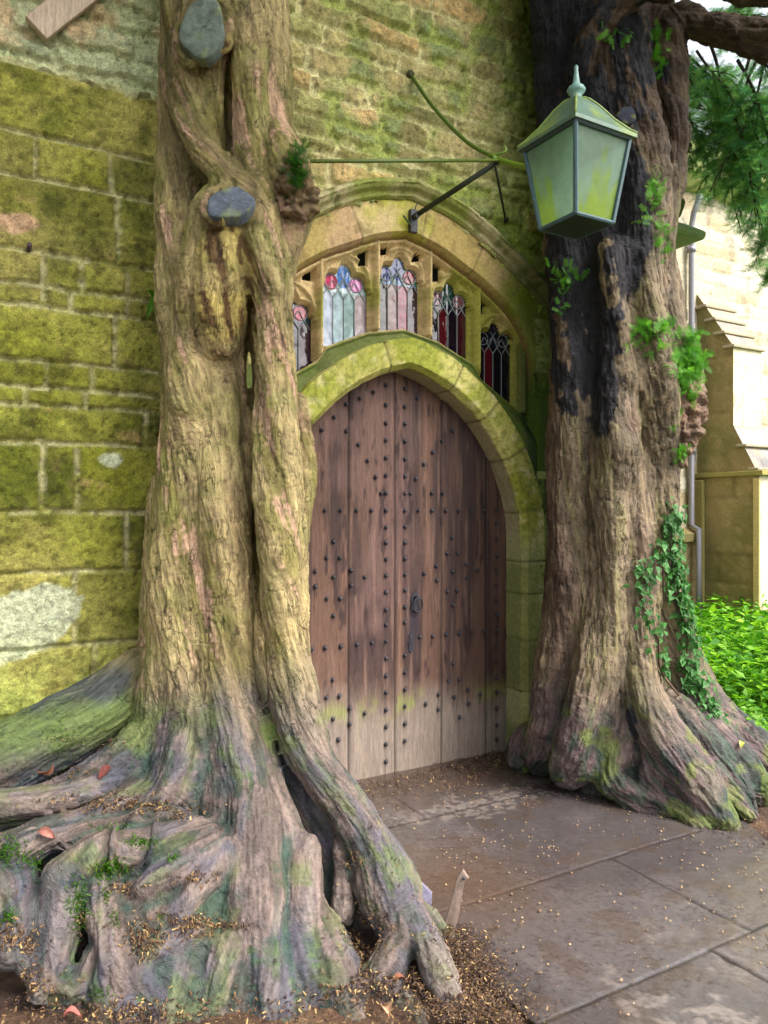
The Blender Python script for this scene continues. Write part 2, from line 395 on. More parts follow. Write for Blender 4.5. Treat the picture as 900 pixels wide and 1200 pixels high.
# generic arch sweep ------------------------------------------------
def sweep(name, curve, prof, mat, colf, joints=(), jw=.005, rough=.004, step=.011, parent=church):
    curve = np.asarray(curve, float); seg = np.linalg.norm(np.diff(curve, axis=0), axis=1); L_ = np.r_[0, np.cumsum(seg)]
    nl = int(L_[-1] / step) + 2; l = np.linspace(0, L_[-1], nl)
    cs = np.interp(l, L_, curve[:, 0]); cz = np.interp(l, L_, curve[:, 1])
    t = np.stack([np.gradient(cs), np.gradient(cz)], 1); k_ = 5
    t = np.stack([np.convolve(np.pad(t[:, i], k_, 'edge'), np.ones(2 * k_ + 1) / (2 * k_ + 1), 'valid') for i in (0, 1)], 1)
    t /= np.linalg.norm(t, axis=1)[:, None]; nr = np.stack([t[:, 1], -t[:, 0]], 1)
    prof = np.asarray(prof, float); pl = np.r_[0, np.cumsum(np.linalg.norm(np.diff(prof, axis=0), axis=1))]
    npf = int(pl[-1] / step) + 2; q = np.union1d(np.linspace(0, pl[-1], npf), pl)
    po = np.interp(q, pl, prof[:, 0]); pn = np.interp(q, pl, prof[:, 1])
    S = cs[:, None] + nr[:, 0:1] * po[None]; Z = cz[:, None] + nr[:, 1:2] * po[None]; Nn = np.broadcast_to(pn[None], S.shape)
    pt = np.gradient(np.stack([po, pn], 1), axis=0); pt /= np.linalg.norm(pt, axis=1)[:, None] + 1e-9
    dn = pt[:, 0]; do = -pt[:, 1]
    Pp = np.stack([S.ravel(), Z.ravel(), Nn.ravel()], 1)
    h = (fbm(Pp, 9, 3, 21) - .5) * rough * 2.4 + (fbm(Pp, 40, 3, 22) - .5) * rough * 1.2
    LL = np.broadcast_to(l[:, None], S.shape).ravel(); jd = np.full(len(LL), 9.); blk = np.zeros(len(LL))
    for i, j in enumerate(joints): jd = np.minimum(jd, np.abs(LL - j + (fbm(Pp, 20, 2, 23) - .5) * .01)); blk += LL > j
    h -= (1 - sm(jw * .5, jw * 1.5, jd)) * .007
    h = h.reshape(S.shape)
    S2 = S + nr[:, 0:1] * do[None] * h; Z2 = Z + nr[:, 1:2] * do[None] * h; N2 = Nn + dn[None] * h
    col = colf(Pp, jd, blk)
    Fq = grid_faces(*S.shape)[:, ::-1]
    return adopt(mesh_np(name, W(S2.ravel(), Z2.ravel(), N2.ravel()), Fq, mat, None, col), parent)

def arch_col(p, jd, blk):
    n1 = fbm(p, 4, 4, 31); n2 = fbm(p, 16, 4, 32); n3 = fbm(p, 50, 3, 33)
    c = mix(C(184, 176, 104), C(146, 150, 58), sm(.38, .66, n1)); c = mix(c, C(198, 186, 136), sm(.58, .7, n2) * .7)
    c = mix(c, C(96, 108, 34), sm(.46, .7, n3) * .6)
    c = mix(c, C(150, 140, 112), sm(.15, .10, p[:, 2]) * .85)     # clean reveal
    low = sm(1.45, 1.2, p[:, 1]); c = mix(c, mix(C(112, 120, 64), C(148, 150, 104), sm(.4, .6, n1)), low * .8)
    c = c * (.85 + .25 * hashr(blk, 1.))[:, None]
    return mix(c, C(90, 90, 50), (1 - sm(.003, .008, jd)) * .8)
dc = door_curve()
Lt = np.linalg.norm(np.diff(dc, axis=0), axis=1).sum()
sweep('door_arch', dc, [(0, -.03), (0, .135), (.022, .165), (.03, .176), (.10, .178), (.165, .174), (.175, .10)], M['ashlar'], arch_col,
      joints=[.41, .72, 1.0, 1.2, 1.5, 1.83, 2.12, Lt / 2 + .12, Lt / 2 - .3, Lt - 2.0, Lt - 1.6, Lt - 1.3, Lt - .9, Lt - .5], jw=.006)
def vous_col(p, jd, blk):
    n1 = fbm(p, 4, 4, 34); n2 = fbm(p, 18, 4, 35)
    c = mix(C(204, 182, 132), C(176, 174, 66), sm(.40, .60, n1)); c = mix(c, C(178, 142, 110), (hashr(blk, 3.) > .5) * .6)
    c = mix(c, C(130, 110, 70), sm(.55, .75, n2) * .6); c = mix(c, C(84, 104, 14), sm(.45, .85, p[:, 0] + (n1 - .5) * .4) * .9)
    c = mix(c, C(118, 88, 52), sm(.15, .12, p[:, 2]) * .8)
    c = mix(c, C(60, 84, 14), sm(2.5, 2.2, p[:, 1]) * .9)
    return mix(c, C(110, 100, 60), (1 - sm(.003, .007, jd)) * .7)
wcv = win_curve(); Lw = np.linalg.norm(np.diff(wcv, axis=0), axis=1).sum()
sweep('voussoirs', wcv, [(-.022, .06), (-.012, .075), (0, .115), (.016, .145), (.03, .172), (.12, .175), (.215, .173)], M['ashlar'], vous_col,
      joints=[.6, 1.05, 1.35, 1.72, Lw / 2 - .12, Lw / 2 + .3, Lw / 2 + .75, Lw - .9], jw=.004, rough=.003)
HD = spline([(0, 3.225), (.3, 3.16), (.62, 2.99), (.95, 2.76), (1.18, 2.52)], 50)
hcv = np.array([(-a, b_) for a, b_ in HD[::-1]] + [tuple(q) for q in HD[1:]])[::-1]
def hood_col(p, jd, blk):
    n1 = fbm(p, 4, 4, 36); n2 = fbm(p, 20, 4, 37)
    c = mix(C(180, 170, 128), C(136, 144, 70), sm(.38, .64, n1)); c = mix(c, C(82, 100, 22), sm(.5, .75, n2) * .7)
    return mix(c, C(52, 66, 12), sm(.35, .9, p[:, 0]) * .8)
sweep('hood_mould', hcv, [(-.005, .15), (0, .185), (.012, .20), (.026, .198), (.036, .205), (.05, .235), (.07, .25), (.088, .243), (.10, .215), (.115, .15)], M['ashlar'], hood_col,
      joints=[.5, 1.0, 1.45, 1.9, 2.3], jw=.004, rough=.004)

# tracery height field ----------------------------------------------
LIGHTS = [(-.68, 2.64), (-.345, 2.835), (0., 2.93), (.345, 2.835), (.68, 2.64)]
def zbot(s):
    return np.interp(np.abs(s), [0, .12, .23, .48, .54, .79, .95], [2.535, 2.512, 2.49, 2.385, 2.30, 2.15, 2.05])
def light_sdf(s, z, c, zt):
    a = np.abs(s - c); zs = zt - .150; hw = .131
    zb = zbot(s)
    # pointed shoulders: body below a gable line
    body = np.maximum(np.maximum(a - hw, zb - z), (z - (zs + .035 - .0 + (hw - a) * .85)) * .76)
    lobe = np.hypot(a - .077, z - (zt - .084)) - .041
    top = np.hypot((s - c) * 1.1, (z - (zt - .050)) * .70) - .044
    return np.minimum(np.minimum(body, lobe), top)
def all_lights(s, z):
    d = np.full_like(s, 9.)
    for c, zt in LIGHTS: d = np.minimum(d, light_sdf(s, z, c, zt))
    return d
def spandrels(s, z):
    d = np.full_like(s, 9.)
    for (c, zz) in ((.105, 2.955), (-.245, 2.875), (.24, 2.86), (.575, 2.72), (-.575, 2.75), (-.11, 2.958)):
        q = np.maximum(np.maximum(np.abs(s - c) - .022, (zz - .018) - z), (z - (win_top(s) - .035)))
        d = np.minimum(d, q)
    return d
dt = .0048
TS = np.arange(-.915, .9151, dt); TZ = np.arange(1.7, 3.06, dt)
gs, gz = np.meshgrid(TS, TZ, indexing='ij'); s = gs.ravel(); z = gz.ravel()
dl = all_lights(s, z); dsp = spandrels(s, z); dd = np.minimum(dl, dsp)
nn = np.interp(dl, [0, .006, .012, .018, .026, .032, .04], [.02, .045, .048, .068, .072, .062, .066])
nn = np.where(dsp < .02, np.interp(dsp, [0, .01, .02], [.03, .06, .066]), nn)
# arched label over every light
for c, zt in LIGHTS:
    ring = np.abs(np.hypot((s - c) * .95, (z - (zt - .095)) * .9) - .136)
    nn = np.where((z > zt - .13) & (np.abs(s - c) < .155) & (dd > .008), np.maximum(nn, .088 - 1.6 * ring), nn)
mul = np.min([np.abs(s - m_) for m_ in (-.5175, -.1725, .1725, .5175, -.865, .865)], 0)
nn = np.maximum(nn, np.interp(mul, [0, .006, .010, .016, .020, .026], [.118, .118, .102, .100, .08, 0]))
frm = win_top(s) - z
nn = np.maximum(nn, np.interp(frm, [0, .016, .022, .03, .036], [.11, .11, .085, .08, 0]))
zb = zbot(s); belo = zb - z
nn = np.where(belo > -.004, np.interp(belo, [-.004, 0, .008, .02, .03, .12, .16], [.05, .07, .10, .104, .09, .15, .165]), nn)
pp = np.stack([s, z, z * 0], 1)
nn = nn + (fbm(pp, 30, 3, 41) - .5) * .006
tcol = mix(C(214, 188, 140), C(190, 166, 118), sm(.4, .6, fbm(pp, 20, 4, 42)))
gt = sm(.45, .7, fbm(pp, 5, 4, 43) + .25 * sm(.15, .5, s)); tcol = mix(tcol, C(136, 142, 36), gt * .8)
tcol = mix(tcol, C(60, 88, 26), sm(.0, .02, belo) * .85); tcol = mix(tcol, C(38, 62, 34), sm(.80, .87, s) * .85)
tcol = tcol * (.85 + .3 * fbm(pp, 60, 2, 44))[:, None]
Fq = grid_faces(len(TS), len(TZ))
hole = (dd < 0) | (z > win_top(s) + .03) | inside_door(s, z, .10)
Fq = Fq[~hole[Fq].any(1)]
used = np.zeros(len(s), bool); used[Fq.ravel()] = True; rem = np.cumsum(used) - 1
adopt(mesh_np('tracery', W(s, z, nn)[used], rem[Fq], M['ashlar'], None, tcol[used]), church)
mb = MB(); mb.box_w(-.92, .92, 1.9, 3.1, -.04, -.02, lin((14, 14, 16)))      # dark sheet standing in for the unlit room behind the small daggers
mb.build('dark_backing', M['iron'], church)

# stained glass, one pane mesh and its lead cames per light ----------
palettes = [
    dict(strip=[(20, 24, 40), (28, 30, 48), (52, 40, 54), (60, 36, 50)], dia=[(35, 60, 70), (60, 60, 110)], lobe=[(60, 90, 120), (190, 60, 90)], top=(50, 80, 130)),
    dict(strip=[(176, 184, 206), (160, 180, 190), (130, 152, 156), (176, 156, 164)], dia=[(150, 185, 180), (205, 215, 225)], lobe=[(200, 70, 110), (225, 140, 200)], top=(90, 130, 200)),  # pale strips carry a bright sky reflection in their colour
    dict(strip=[(64, 64, 62), (110, 78, 74), (126, 46, 66), (50, 34, 42)], dia=[(60, 110, 90), (100, 130, 170)], lobe=[(50, 60, 130), (150, 40, 60)], top=(45, 65, 130)),
    dict(strip=[(22, 14, 22), (70, 16, 24), (22, 14, 24), (52, 16, 26)], dia=[(24, 40, 40), (30, 24, 40)], lobe=[(110, 60, 70), (120, 70, 80)], top=(26, 60, 54)),
    dict(strip=[(18, 14, 24), (80, 18, 28), (18, 16, 26), (24, 16, 30)], dia=[(22, 22, 36), (26, 26, 40)], lobe=[(26, 22, 38), (30, 26, 44)], top=(26, 24, 44))]
for (c, zt), pal in zip(LIGHTS, palettes):
    a_ = np.arange(-.15, .1501, .005); b_ = np.arange(zt - .56, zt + .02, .005)
    gs, gz = np.meshgrid(c + a_, b_, indexing='ij'); s = gs.ravel(); z = gz.ravel()
    d = light_sdf(s, z, c, zt); zs = zt - .16
    x = s - c; st = np.clip(((x + .132) / .066).astype(int), 0, 3)
    col = lin(np.array(pal['strip']))[st]
    u_ = ((x + .5) * 1 / .062 + (z + .0) / .062); v_ = ((x + .5) / .062 - z / .062)
    dia = lin(np.array(pal['dia']))[(np.floor(u_ / 1.2) + np.floor(v_ / 1.2)).astype(int) % 2]
    col = np.where((z > zs + .02)[:, None], dia, col)
    lob = np.hypot(np.abs(x) - .077, z - (zt - .084)) < .043
    col = np.where(lob[:, None], np.where((x < 0)[:, None], lin(pal['lobe'][0]), lin(pal['lobe'][1])), col)
    col = np.where((np.hypot(x * 1.1, (z - (zt - .050)) * .70) < .044)[:, None], lin(pal['top']), col)
    tilt = fbm(np.stack([s, z, z * 0], 1), 12, 2, 50) * .006 + st * .0015
    Fq = grid_faces(len(a_), len(b_)); Fq = Fq[(d[Fq] < .012).all(1)]
    used = np.zeros(len(s), bool); used[Fq.ravel()] = True; rem = np.cumsum(used) - 1
    g = adopt(mesh_np('stained_glass', W(s, z, .018 + tilt)[used], rem[Fq], M['glass'], None, col[used]), church)
    mb = MB()
    def came(p, q, r=.0028):
        t_ = np.linspace(0, 1, 14); S = p[0] + (q[0] - p[0]) * t_; Z = p[1] + (q[1] - p[1]) * t_
        ins = light_sdf(S, Z, c, zt) < .008
        if ins.sum() > 1: mb.tube(W(S[ins], Z[ins], .03), r, 6)
    for q in (-.066, 0., .066):
        came((c + q, float(zbot(c + q))), (c + q, zs - .01 + (.015 if q == 0 else 0)))
    for q in (-.132, -.066, 0, .066):
        m_ = c + q + .033
        came((c + q, zs - .01), (m_, zs + .035)); came((c + q + .066, zs - .01), (m_, zs + .035))
        came((m_, zs + .035), (m_ + .03, zs + .085)); came((m_, zs + .035), (m_ - .03, zs + .085))
    came((c - .03, zs + .06), (c + .02, zs + .125)); came((c + .03, zs + .06), (c - .02, zs + .125))
    for e in (-1, 1):
        th = np.linspace(0, 2 * np.pi, 20); mb.tube(W(c + e * .077 + .038 * np.cos(th), zt - .084 + .038 * np.sin(th), .03), .0026, 6)
    ld = mb.build('lead_cames', M['lead'], None, True)
    ld.parent = g; ld.matrix_parent_inverse = (Matrix.Translation(Vector(church.location)) if False else Matrix.Translation(-Vector(church.location)) @ Matrix.Translation(Vector(church.location)))

# ------------------------------------------------------------------ door
# studs (crop coordinates of the photographed door, unprojected to the leaf)
studs = []
for y in (52, 107, 158, 207, 256, 305, 355, 404, 451, 494, 541, 587, 634, 683, 725, 771, 819, 868, 915, 964, 1012, 1061, 1110): studs.append((293, y))
for y in (62, 112, 160, 209, 259, 307, 356, 404, 449, 494, 539, 584, 628, 675, 719, 811, 859, 907, 954, 1003, 1051): studs.append((346, y))
for y in (404, 440, 485, 530, 572, 612, 655, 697, 740, 785, 828, 872, 915, 960, 1007, 1048): studs.append((604, y))
studs += [(257, 71), (219, 89), (181, 106), (147, 142), (112, 178), (82, 216), (181, 181), (215, 219), (241, 264), (264, 310), (279, 356), (361, 356), (377, 315), (399, 274), (424, 240), (450, 208), (381, 88),
          (78, 404), (121, 404), (165, 404), (210, 404), (252, 404), (384, 404), (422, 404), (461, 404), (497, 404), (568, 404), (533, 404),
          (145, 491), (126, 537), (163, 537), (94, 575), (145, 591), (94, 618), (126, 652), (164, 651), (145, 700), (195, 572), (195, 614), (233, 591),
          (400, 581), (434, 560), (436, 600), (478, 480), (464, 524), (494, 522), (480, 575), (518, 556), (519, 593), (551, 572), (465, 632), (492, 629), (481, 669),
          (84, 793), (122, 790), (166, 786), (211, 780), (253, 775), (388, 759), (424, 757), (462, 752), (499, 749), (535, 746), (569, 743),
          (143, 880), (125, 930), (161, 926), (191, 960), (144, 990), (191, 1004), (233, 974), (159, 1048), (481, 834), (468, 882), (498, 879), (523, 908), (484, 929), (525, 947), (440, 921), (404, 948), (440, 964), (558, 922), (500, 985), (422, 355), (452, 355), (480, 180)]
for k in range(8):      # the half hidden by the yew repeats the pattern
    studs.append((8, 404 + 0 * k)) if k == 0 else None
sz = []
for cx, cy in studs:
    s_, z_ = unW(330 + cx * .41667, 430 + cy * .41667, .0); sz.append((s_, z_))
for z_ in np.arange(.15, 1.5, .15): sz.append((-.77, z_))
sz += [(-.7, 1.5), (-.7, .75)]
planks = [-.80, -.62, -.30, 0., .322, .652, .80]
dt = .0075
a_ = np.arange(-.815, .8151, dt); b_ = np.arange(.004, 2.32, dt * 1.4)
gs, gz = np.meshgrid(a_, b_, indexing='ij'); s = gs.ravel(); z = gz.ravel()
pd = np.min([np.abs(s - q) for q in planks[1:-1]], 0); pid = np.searchsorted(planks, s)
p = np.stack([s * 9 + pid * 3.1, z * .8, pid * 5.], 1); pf = np.stack([s * 40 + pid, z * 2.2, pid * 3.], 1); pm = np.stack([s, z, z * 0], 1)
g1 = fbm(p, 1.6, 4, 61); g2 = fbm(pf, 1.3, 4, 62); g3 = fbm(np.stack([s * 22, z * 4, z * 0], 1), 1.5, 3, 63)
hgt = (g2 - .5) * .006 + (g1 - .5) * .006 - (1 - sm(.002, .0075, pd)) * .012
wobble = (fbm(pm, 5, 3, 64) - .5) * .25
dcol = mix(C(112, 88, 76), C(76, 60, 58), sm(.35, .65, g1)); dcol = mix(dcol, C(138, 114, 102), sm(.52, .72, g2) * .6); dcol = mix(dcol, C(128, 104, 100), sm(.48, .66, fbm(pm, 3.5, 3, 65)) * .5 * sm(.35, -.1, s))
dcol = mix(dcol, C(48, 34, 38), sm(.62, .72, g3) * .75)
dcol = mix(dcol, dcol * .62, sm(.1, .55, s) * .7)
base = sm(.60, .30, z + wobble + .10 * s); dcol = mix(dcol, mix(C(142, 128, 112), C(120, 104, 96), g2), base * .9)
gb = np.exp(-((z + wobble * .4 - .40 + .0 * s) / .055) ** 2) * sm(.46, .62, fbm(pm, 9, 4, 66)) * (.4 + g2); dcol = mix(dcol, C(128, 138, 62), np.clip(gb, 0, 1) * .6)
dcol = mix(dcol, C(52, 50, 66), .8 * np.exp(-(((s - .125) / .035) ** 2 + ((z - .86) / .14) ** 2)))
for q0, q1 in sz:        # rust and tannin runs below the nails
    m_ = (np.abs(s - q0) < .03) & (z < q1 + .03) & (z > q1 - .16); L_ = .05 + .09 * hashr(q0, q1, 4)
    st_ = np.exp(-((s[m_] - q0 + .004 * np.sin(z[m_] * 60)) / .0075) ** 2) * np.clip(1 - (q1 - z[m_]) / L_, 0, 1) * (z[m_] < q1 + .012); ha_ = np.exp(-(((s[m_] - q0) / .018) ** 2 + ((z[m_] - q1) / .018) ** 2))
    dcol[m_] = mix(dcol[m_], C(40, 34, 44), np.clip(.6 * st_ + .3 * ha_, 0, 1))
dcol = mix(dcol * mix(np.array([.74, .66, .62]), np.array([.70, .72, .74]), base) * (1 + .35 * base)[:, None], C(20, 15, 15), (1 - sm(.002, .006, pd)) * .85)
Fq = grid_faces(len(a_), len(b_)); ins = inside_door(s, z, .012); Fq = Fq[ins[Fq].all(1)]
used = np.zeros(len(s), bool); used[Fq.ravel()] = True; rem = np.cumsum(used) - 1
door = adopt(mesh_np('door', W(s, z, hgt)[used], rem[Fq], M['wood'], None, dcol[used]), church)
def sub(ob, part):      # make ob a sub-part, geometry stays in world space
    ob.parent = part; ob.matrix_parent_inverse = Matrix.Translation(-Vector(church.location)) if False else Matrix.Identity(4)
    return ob
th = np.linspace(0, 2 * np.pi, 8, endpoint=False)
def stud_mesh(s_, z_, k=1.):
    r = .0122 * k; V = []; Fc = []
    for j, (rr_, h) in enumerate(((1., .0), (.95, .007), (.55, .014))):
        for t in th: V.append(W(s_ + r * rr_ * math.cos(t), z_ + r * rr_ * math.sin(t), h + .001))
    V.append(W(s_, z_, .0165))
    for j in range(2):
        for k_ in range(8): Fc.append((j * 8 + k_, j * 8 + (k_ + 1) % 8, (j + 1) * 8 + (k_ + 1) % 8, (j + 1) * 8 + k_))
    for k_ in range(8): Fc.append((16 + k_, 16 + (k_ + 1) % 8, 24))
    return np.array(V), Fc
sz.sort(key=lambda q: (q[0] < -.57, q[0]))
for i, (s_, z_) in enumerate(sz[:100]):
    v, f = stud_mesh(s_, z_, random.uniform(.9, 1.1)); sub(mesh_np('stud', v, f, M['iron']), door)
mb = MB()
for (s_, z_) in sz[100:]: v, f = stud_mesh(s_, z_, random.uniform(.9, 1.1)); mb.add(v, f)
rest = mb.build('studs', M['iron'], None, True); sub(rest, door); rest['kind'] = 'stuff'
# ring handle and lock plate
hs, hz = unW(486, 706, 0.)
mb = MB()
q = [(0, .07), (.02, .045), (.03, .02), (.022, -.01), (.03, -.03), (.012, -.05), (0, -.06), (-.012, -.05), (-.03, -.03), (-.022, -.01), (-.03, .02), (-.02, .045)]
V = np.concatenate([[W(hs + a, hz + b_, .001) for a, b_ in q], [W(hs + a, hz + b_, .007) for a, b_ in q]])
mb.add(V, [tuple(range(12, 24))] + [(i, (i + 1) % 12, 12 + (i + 1) % 12, 12 + i) for i in range(12)])
mb.tube([W(hs, hz + .03, .0), W(hs, hz + .03, .04)], [.014, .010], 10)
sub(mb.build('handle_plate', M['iron'], None, False), door)
mb = MB(); th2 = np.linspace(0, 2 * np.pi, 26)
rw = .028 * (1 + .0 * th2); mb.tube([W(hs + .005 + .030 * math.sin(t), hz - .012 + (.042 * math.cos(t)), .030 - .012 * (1 - math.cos(t)) * .5 + .004) for t in th2], .0055, 8)
sub(mb.build('ring_handle', M['iron'], None, True), door)
ks, kz = unW(481, 753, 0.)
mb = MB(); q = [(0, .06), (.014, .045), (.008, .02), (.018, .0), (.010, -.02), (.018, -.04), (0, -.06), (-.018, -.04), (-.010, -.02), (-.018, 0), (-.008, .02), (-.014, .045)]
V = np.concatenate([[W(ks + a, kz + b_, .001) for a, b_ in q], [W(ks + a, kz + b_, .008) for a, b_ in q]])
mb.add(V, [tuple(range(12, 24))] + [(i, (i + 1) % 12, 12 + (i + 1) % 12, 12 + i) for i in range(12)])
mb.tube([W(ks, kz, .006), W(ks, kz, .014)], [.007, .006], 8)
sub(mb.build('keyhole_plate', M['iron'], None, False), door)

# rest of the porch and the nave -----------------------------------
def panel(name, s0, s1, z0, z1, nfun, colfun, step, axis='s', parent=church, fixed=None, flip=False, mat='stone'):
    """rough stone sheet. axis 's': spans s; axis 'n': spans n at fixed s"""
    A = np.linspace(s0, s1, int(abs(s1 - s0) / step) + 2); B = np.linspace(z0, z1, int((z1 - z0) / step) + 2)
    ga, gb_ = np.meshgrid(A, B, indexing='ij'); a = ga.ravel(); b2 = gb_.ravel()
    h, col = colfun(a, b2)
    if axis == 's': V = W(a, b2, fixed + h)
    else: V = W(fixed - h, b2, a)
    Fq = grid_faces(len(A), len(B))
    if flip: Fq = Fq[:, ::-1]
    return adopt(mesh_np(name, V, Fq, M[mat], None, col), parent)
zn = np.arange(-.3, 7.5, .17); nj = {k: np.sort(np.r_[np.arange(-6, 14, .42) + (k % 3) * .14 + .05 * np.sin(k * 5.)]) for k in range(len(zn))}
def nave_col(a, b2):
    p = np.stack([a, b2, a * 0], 1); w1 = fbm(p, 4, 3, 71) - .5
    d, r, c = pattern(a + w1 * .12, b2 + (fbm(p, 4, 3, 72) - .5) * .09, zn, nj)
    h1 = hashr(r, c, 5); h2 = hashr(r, c, 6); n2 = fbm(p, 7, 4, 73); mort = 1 - sm(.006, .018, d)
    col = mix(C(206, 192, 164), C(222, 214, 196), h1); col = mix(col, C(196, 168, 120), (h2 > .75) * .6); col = mix(col, C(146, 134, 116), sm(.58, .7, n2) * .6)
    col = mix(col, C(225, 215, 190), mort * .6)
    return (h1 - .5) * .02 * (1 - mort) + sm(0, .02, d) * .012 + (n2 - .5) * .02, col * .72
def plain_col(seed, ca, cb, cc, blk=(.62, .33)):
    def f(a, b2):
        p = np.stack([a, b2, a * 0 + seed], 1); lv = np.arange(-.3, 7., blk[1]); js = {k: np.arange(-8, 12, blk[0]) + (k % 2) * blk[0] / 2 + .1 * np.sin(k * 3.) for k in range(len(lv))}
        d, r, c = pattern(a + (fbm(p, 9, 2, 75) - .5) * .02, b2 + (fbm(p, 9, 2, 76) - .5) * .02, lv, js)
        n1 = fbm(p, 2.2, 4, 77); n2 = fbm(p, 14, 4, 78); h1 = hashr(r, c, 8)
        col = mix(lin(ca), lin(cb), sm(.35, .65, n1)); col = mix(col, lin(cc), sm(.5, .7, n2) * .6) * (.88 + .2 * h1)[:, None]
        col = col * .85; mort = 1 - sm(.003, .008, d); col = mix(col, col * .6, mort * .6)
        return (n2 - .5) * .012 - mort * .006, col
    return f
side_c = plain_col(1., (120, 122, 60), (90, 102, 30), (140, 132, 90))
NB = -2.39
panel('porch_return', -2.6, .16, -.05, 5.7, None, side_c, .03, 'n', fixed=2.15, flip=True)
panel('nave_wall', 2.1, 12., -.05, 5.35, None, nave_col, .028, 's', fixed=NB)
# nave cornice, parapet, string course
def mould(name, s0, s1, prof, colr, parent=church, mat='ashlar'):
    prof = np.asarray(prof, float); st = np.linspace(s0, s1, int((s1 - s0) / .06) + 2)
    S, K = np.meshgrid(st, np.arange(len(prof)), indexing='ij')
    Z = prof[K, 0]; Nn = prof[K, 1]; pq = np.stack([S.ravel(), Z.ravel(), Nn.ravel()], 1)
    c = mix(lin(colr[0]), lin(colr[1]), sm(.35, .65, fbm(pq, 4, 4, 81)))
    h = (fbm(pq, 8, 3, 82) - .5) * .012
    return adopt(mesh_np(name, W(S.ravel(), Z.ravel() + h, Nn.ravel() + h), grid_faces(*S.shape), M[mat], None, c, False), parent)
mould('cornice', 2.2, 12., [(5.34, NB), (5.36, NB + .10), (5.44, NB + .20), (5.47, NB + .24), (5.56, NB + .24), (5.60, NB + .16), (5.9, NB + .14), (5.92, NB - .2)], ((176, 176, 120), (150, 160, 100)))
mould('string_course', 2.2, 5.6, [(1.13, NB), (1.15, NB + .12), (1.24, NB + .14), (1.32, NB)], ((150, 130, 90), (120, 118, 70)))
panel('plinth', 2.2, 5.6, -.05, 1.16, None, plain_col(3., (186, 160, 120), (160, 140, 100), (200, 180, 150)), .04, 's', fixed=NB + .05)
# buttress: outline in (n, z) extruded along s
SB0, SB1 = 5.66, 6.22
def buttress(name, outl, s0, s1, colside, colfront):
    V = []; Fc = []; cols = []
    k = len(outl)
    for s_ in (s0, s1):
        for (n_, z_) in outl: V.append(W(s_, z_, n_))
    Fc.append(tuple(range(k))); Fc.append(tuple(range(k, 2 * k))[::-1])
    for i in range(k): Fc.append((i, i + k, (i + 1) % k + k, (i + 1) % k))
    return np.array(V), Fc
side = plain_col(5., (152, 134, 94), (130, 122, 78), (170, 150, 112));  # same stone painted darker for the face turned from the sun
def extr(name, n0, n1, z0, z1, s0, s1, topn=None, cs=side, cf=nave_col, g=0.):
    """block with a sloping top: side sheets and a front sheet"""
    if topn is None: topn = n1
    A = np.linspace(0, 1, 14); B = np.linspace(0, 1, max(4, int((z1 - z0) / .04)))
    for s_, fl in ((s0, False), (s1, True)):
        ga, gb_ = np.meshgrid(A, B, indexing='ij'); a = ga.ravel(); b2 = gb_.ravel()
        top_n = n1 + (topn - n1) * b2
        nn_ = n0 + (top_n - n0) * a; zz = z0 + (z1 - z0) * b2
        h, c = cs(nn_, zz); h = h * (1 if not fl else -1)
        yield W(s_ - h, zz, nn_), grid_faces(len(A), len(B))[:, ::(1 if fl else -1)], c
    ga, gb_ = np.meshgrid(np.linspace(s0, s1, 16), B, indexing='ij'); a = ga.ravel(); b2 = gb_.ravel()
    h, c = cf(a, z0 + (z1 - z0) * b2)
    yield W(a, z0 + (z1 - z0) * b2, n1 + (topn - n1) * b2 + h * .5), grid_faces(16, len(B)), c
def build_extr(name, items, mat='ashlar'):
    Vs, Fs, Cs, n0 = [], [], [], 0
    for it in items:
        for v, f, c in it: Vs.append(v); Fs.append(f + n0); Cs.append(c); n0 += len(v)
    return adopt(mesh_np(name, np.concatenate(Vs), np.concatenate(Fs), M[mat], None, np.concatenate(Cs)), church)
frontc_lit = plain_col(6., (212, 200, 172), (222, 212, 190), (190, 170, 130), (.5, .3))  # same stone painted paler for the sunlit front
build_extr('buttress', [extr('a', NB, NB + .84, -.05, 1.92, SB0, SB1, cf=frontc_lit),
                        extr('b', NB, NB + .80, 1.95, 2.5, SB0 + .02, SB1 - .02, topn=NB + .5, cf=plain_col(8., (150, 146, 140), (120, 118, 118), (170, 150, 120), (.5, .2))),
                        extr('c', NB, NB + .5, 2.5, 3.42, SB0 + .02, SB1 - .02, cf=frontc_lit),
                        extr('d', NB, NB + .5, 3.42, 4.15, SB0 + .02, SB1 - .02, topn=NB, cf=plain_col(8., (165, 150, 128), (136, 130, 126), (180, 150, 120), (.9, .18)))])
mb = MB()
lc_ = C(150, 140, 120)
mb.box_w(SB0 - .04, SB1 + .04, 1.91, 1.965, NB, NB + .90, C(140, 132, 76)); mb.build('buttress_ledge', M['ashlar'], church, False, .008)
for k in range(4):
    mb = MB(); f = (k + .02) / 4; n_ = NB + .5 - .5 * f; z_ = 3.40 + .73 * f
    mb.box_w(SB0 - .015, SB1 + .015, z_, z_ + .035, n_ - .12, n_ + .035, lc_); mb.build('weathering_slab', M['ashlar'], church, False, .008)
for k in range(2):
    mb = MB(); f = k / 2; n_ = NB + .80 - .3 * f; z_ = 1.97 + .55 * f
    mb.box_w(SB0 - .01, SB1 + .01, z_, z_ + .03, n_ - .1, n_ + .03, lc_); mb.build('weathering_slab', M['ashlar'], church, False, .008)
mb = MB(); mb.box_w(SB0 - .05, SB0 - .002, .42, 1.88, NB, NB + .14, C(150, 136, 84)); mb.box_w(SB0 - .035, SB0 - .002, .36, 1.88, NB + .78, NB + .86, C(190, 170, 120)); mb.box_w(SB0 - .06, SB1 + .05, -.05, .40, NB, NB + .94, C(128, 130, 62))
mb.build('buttress_base', M['ashlar'], church, False, .012)
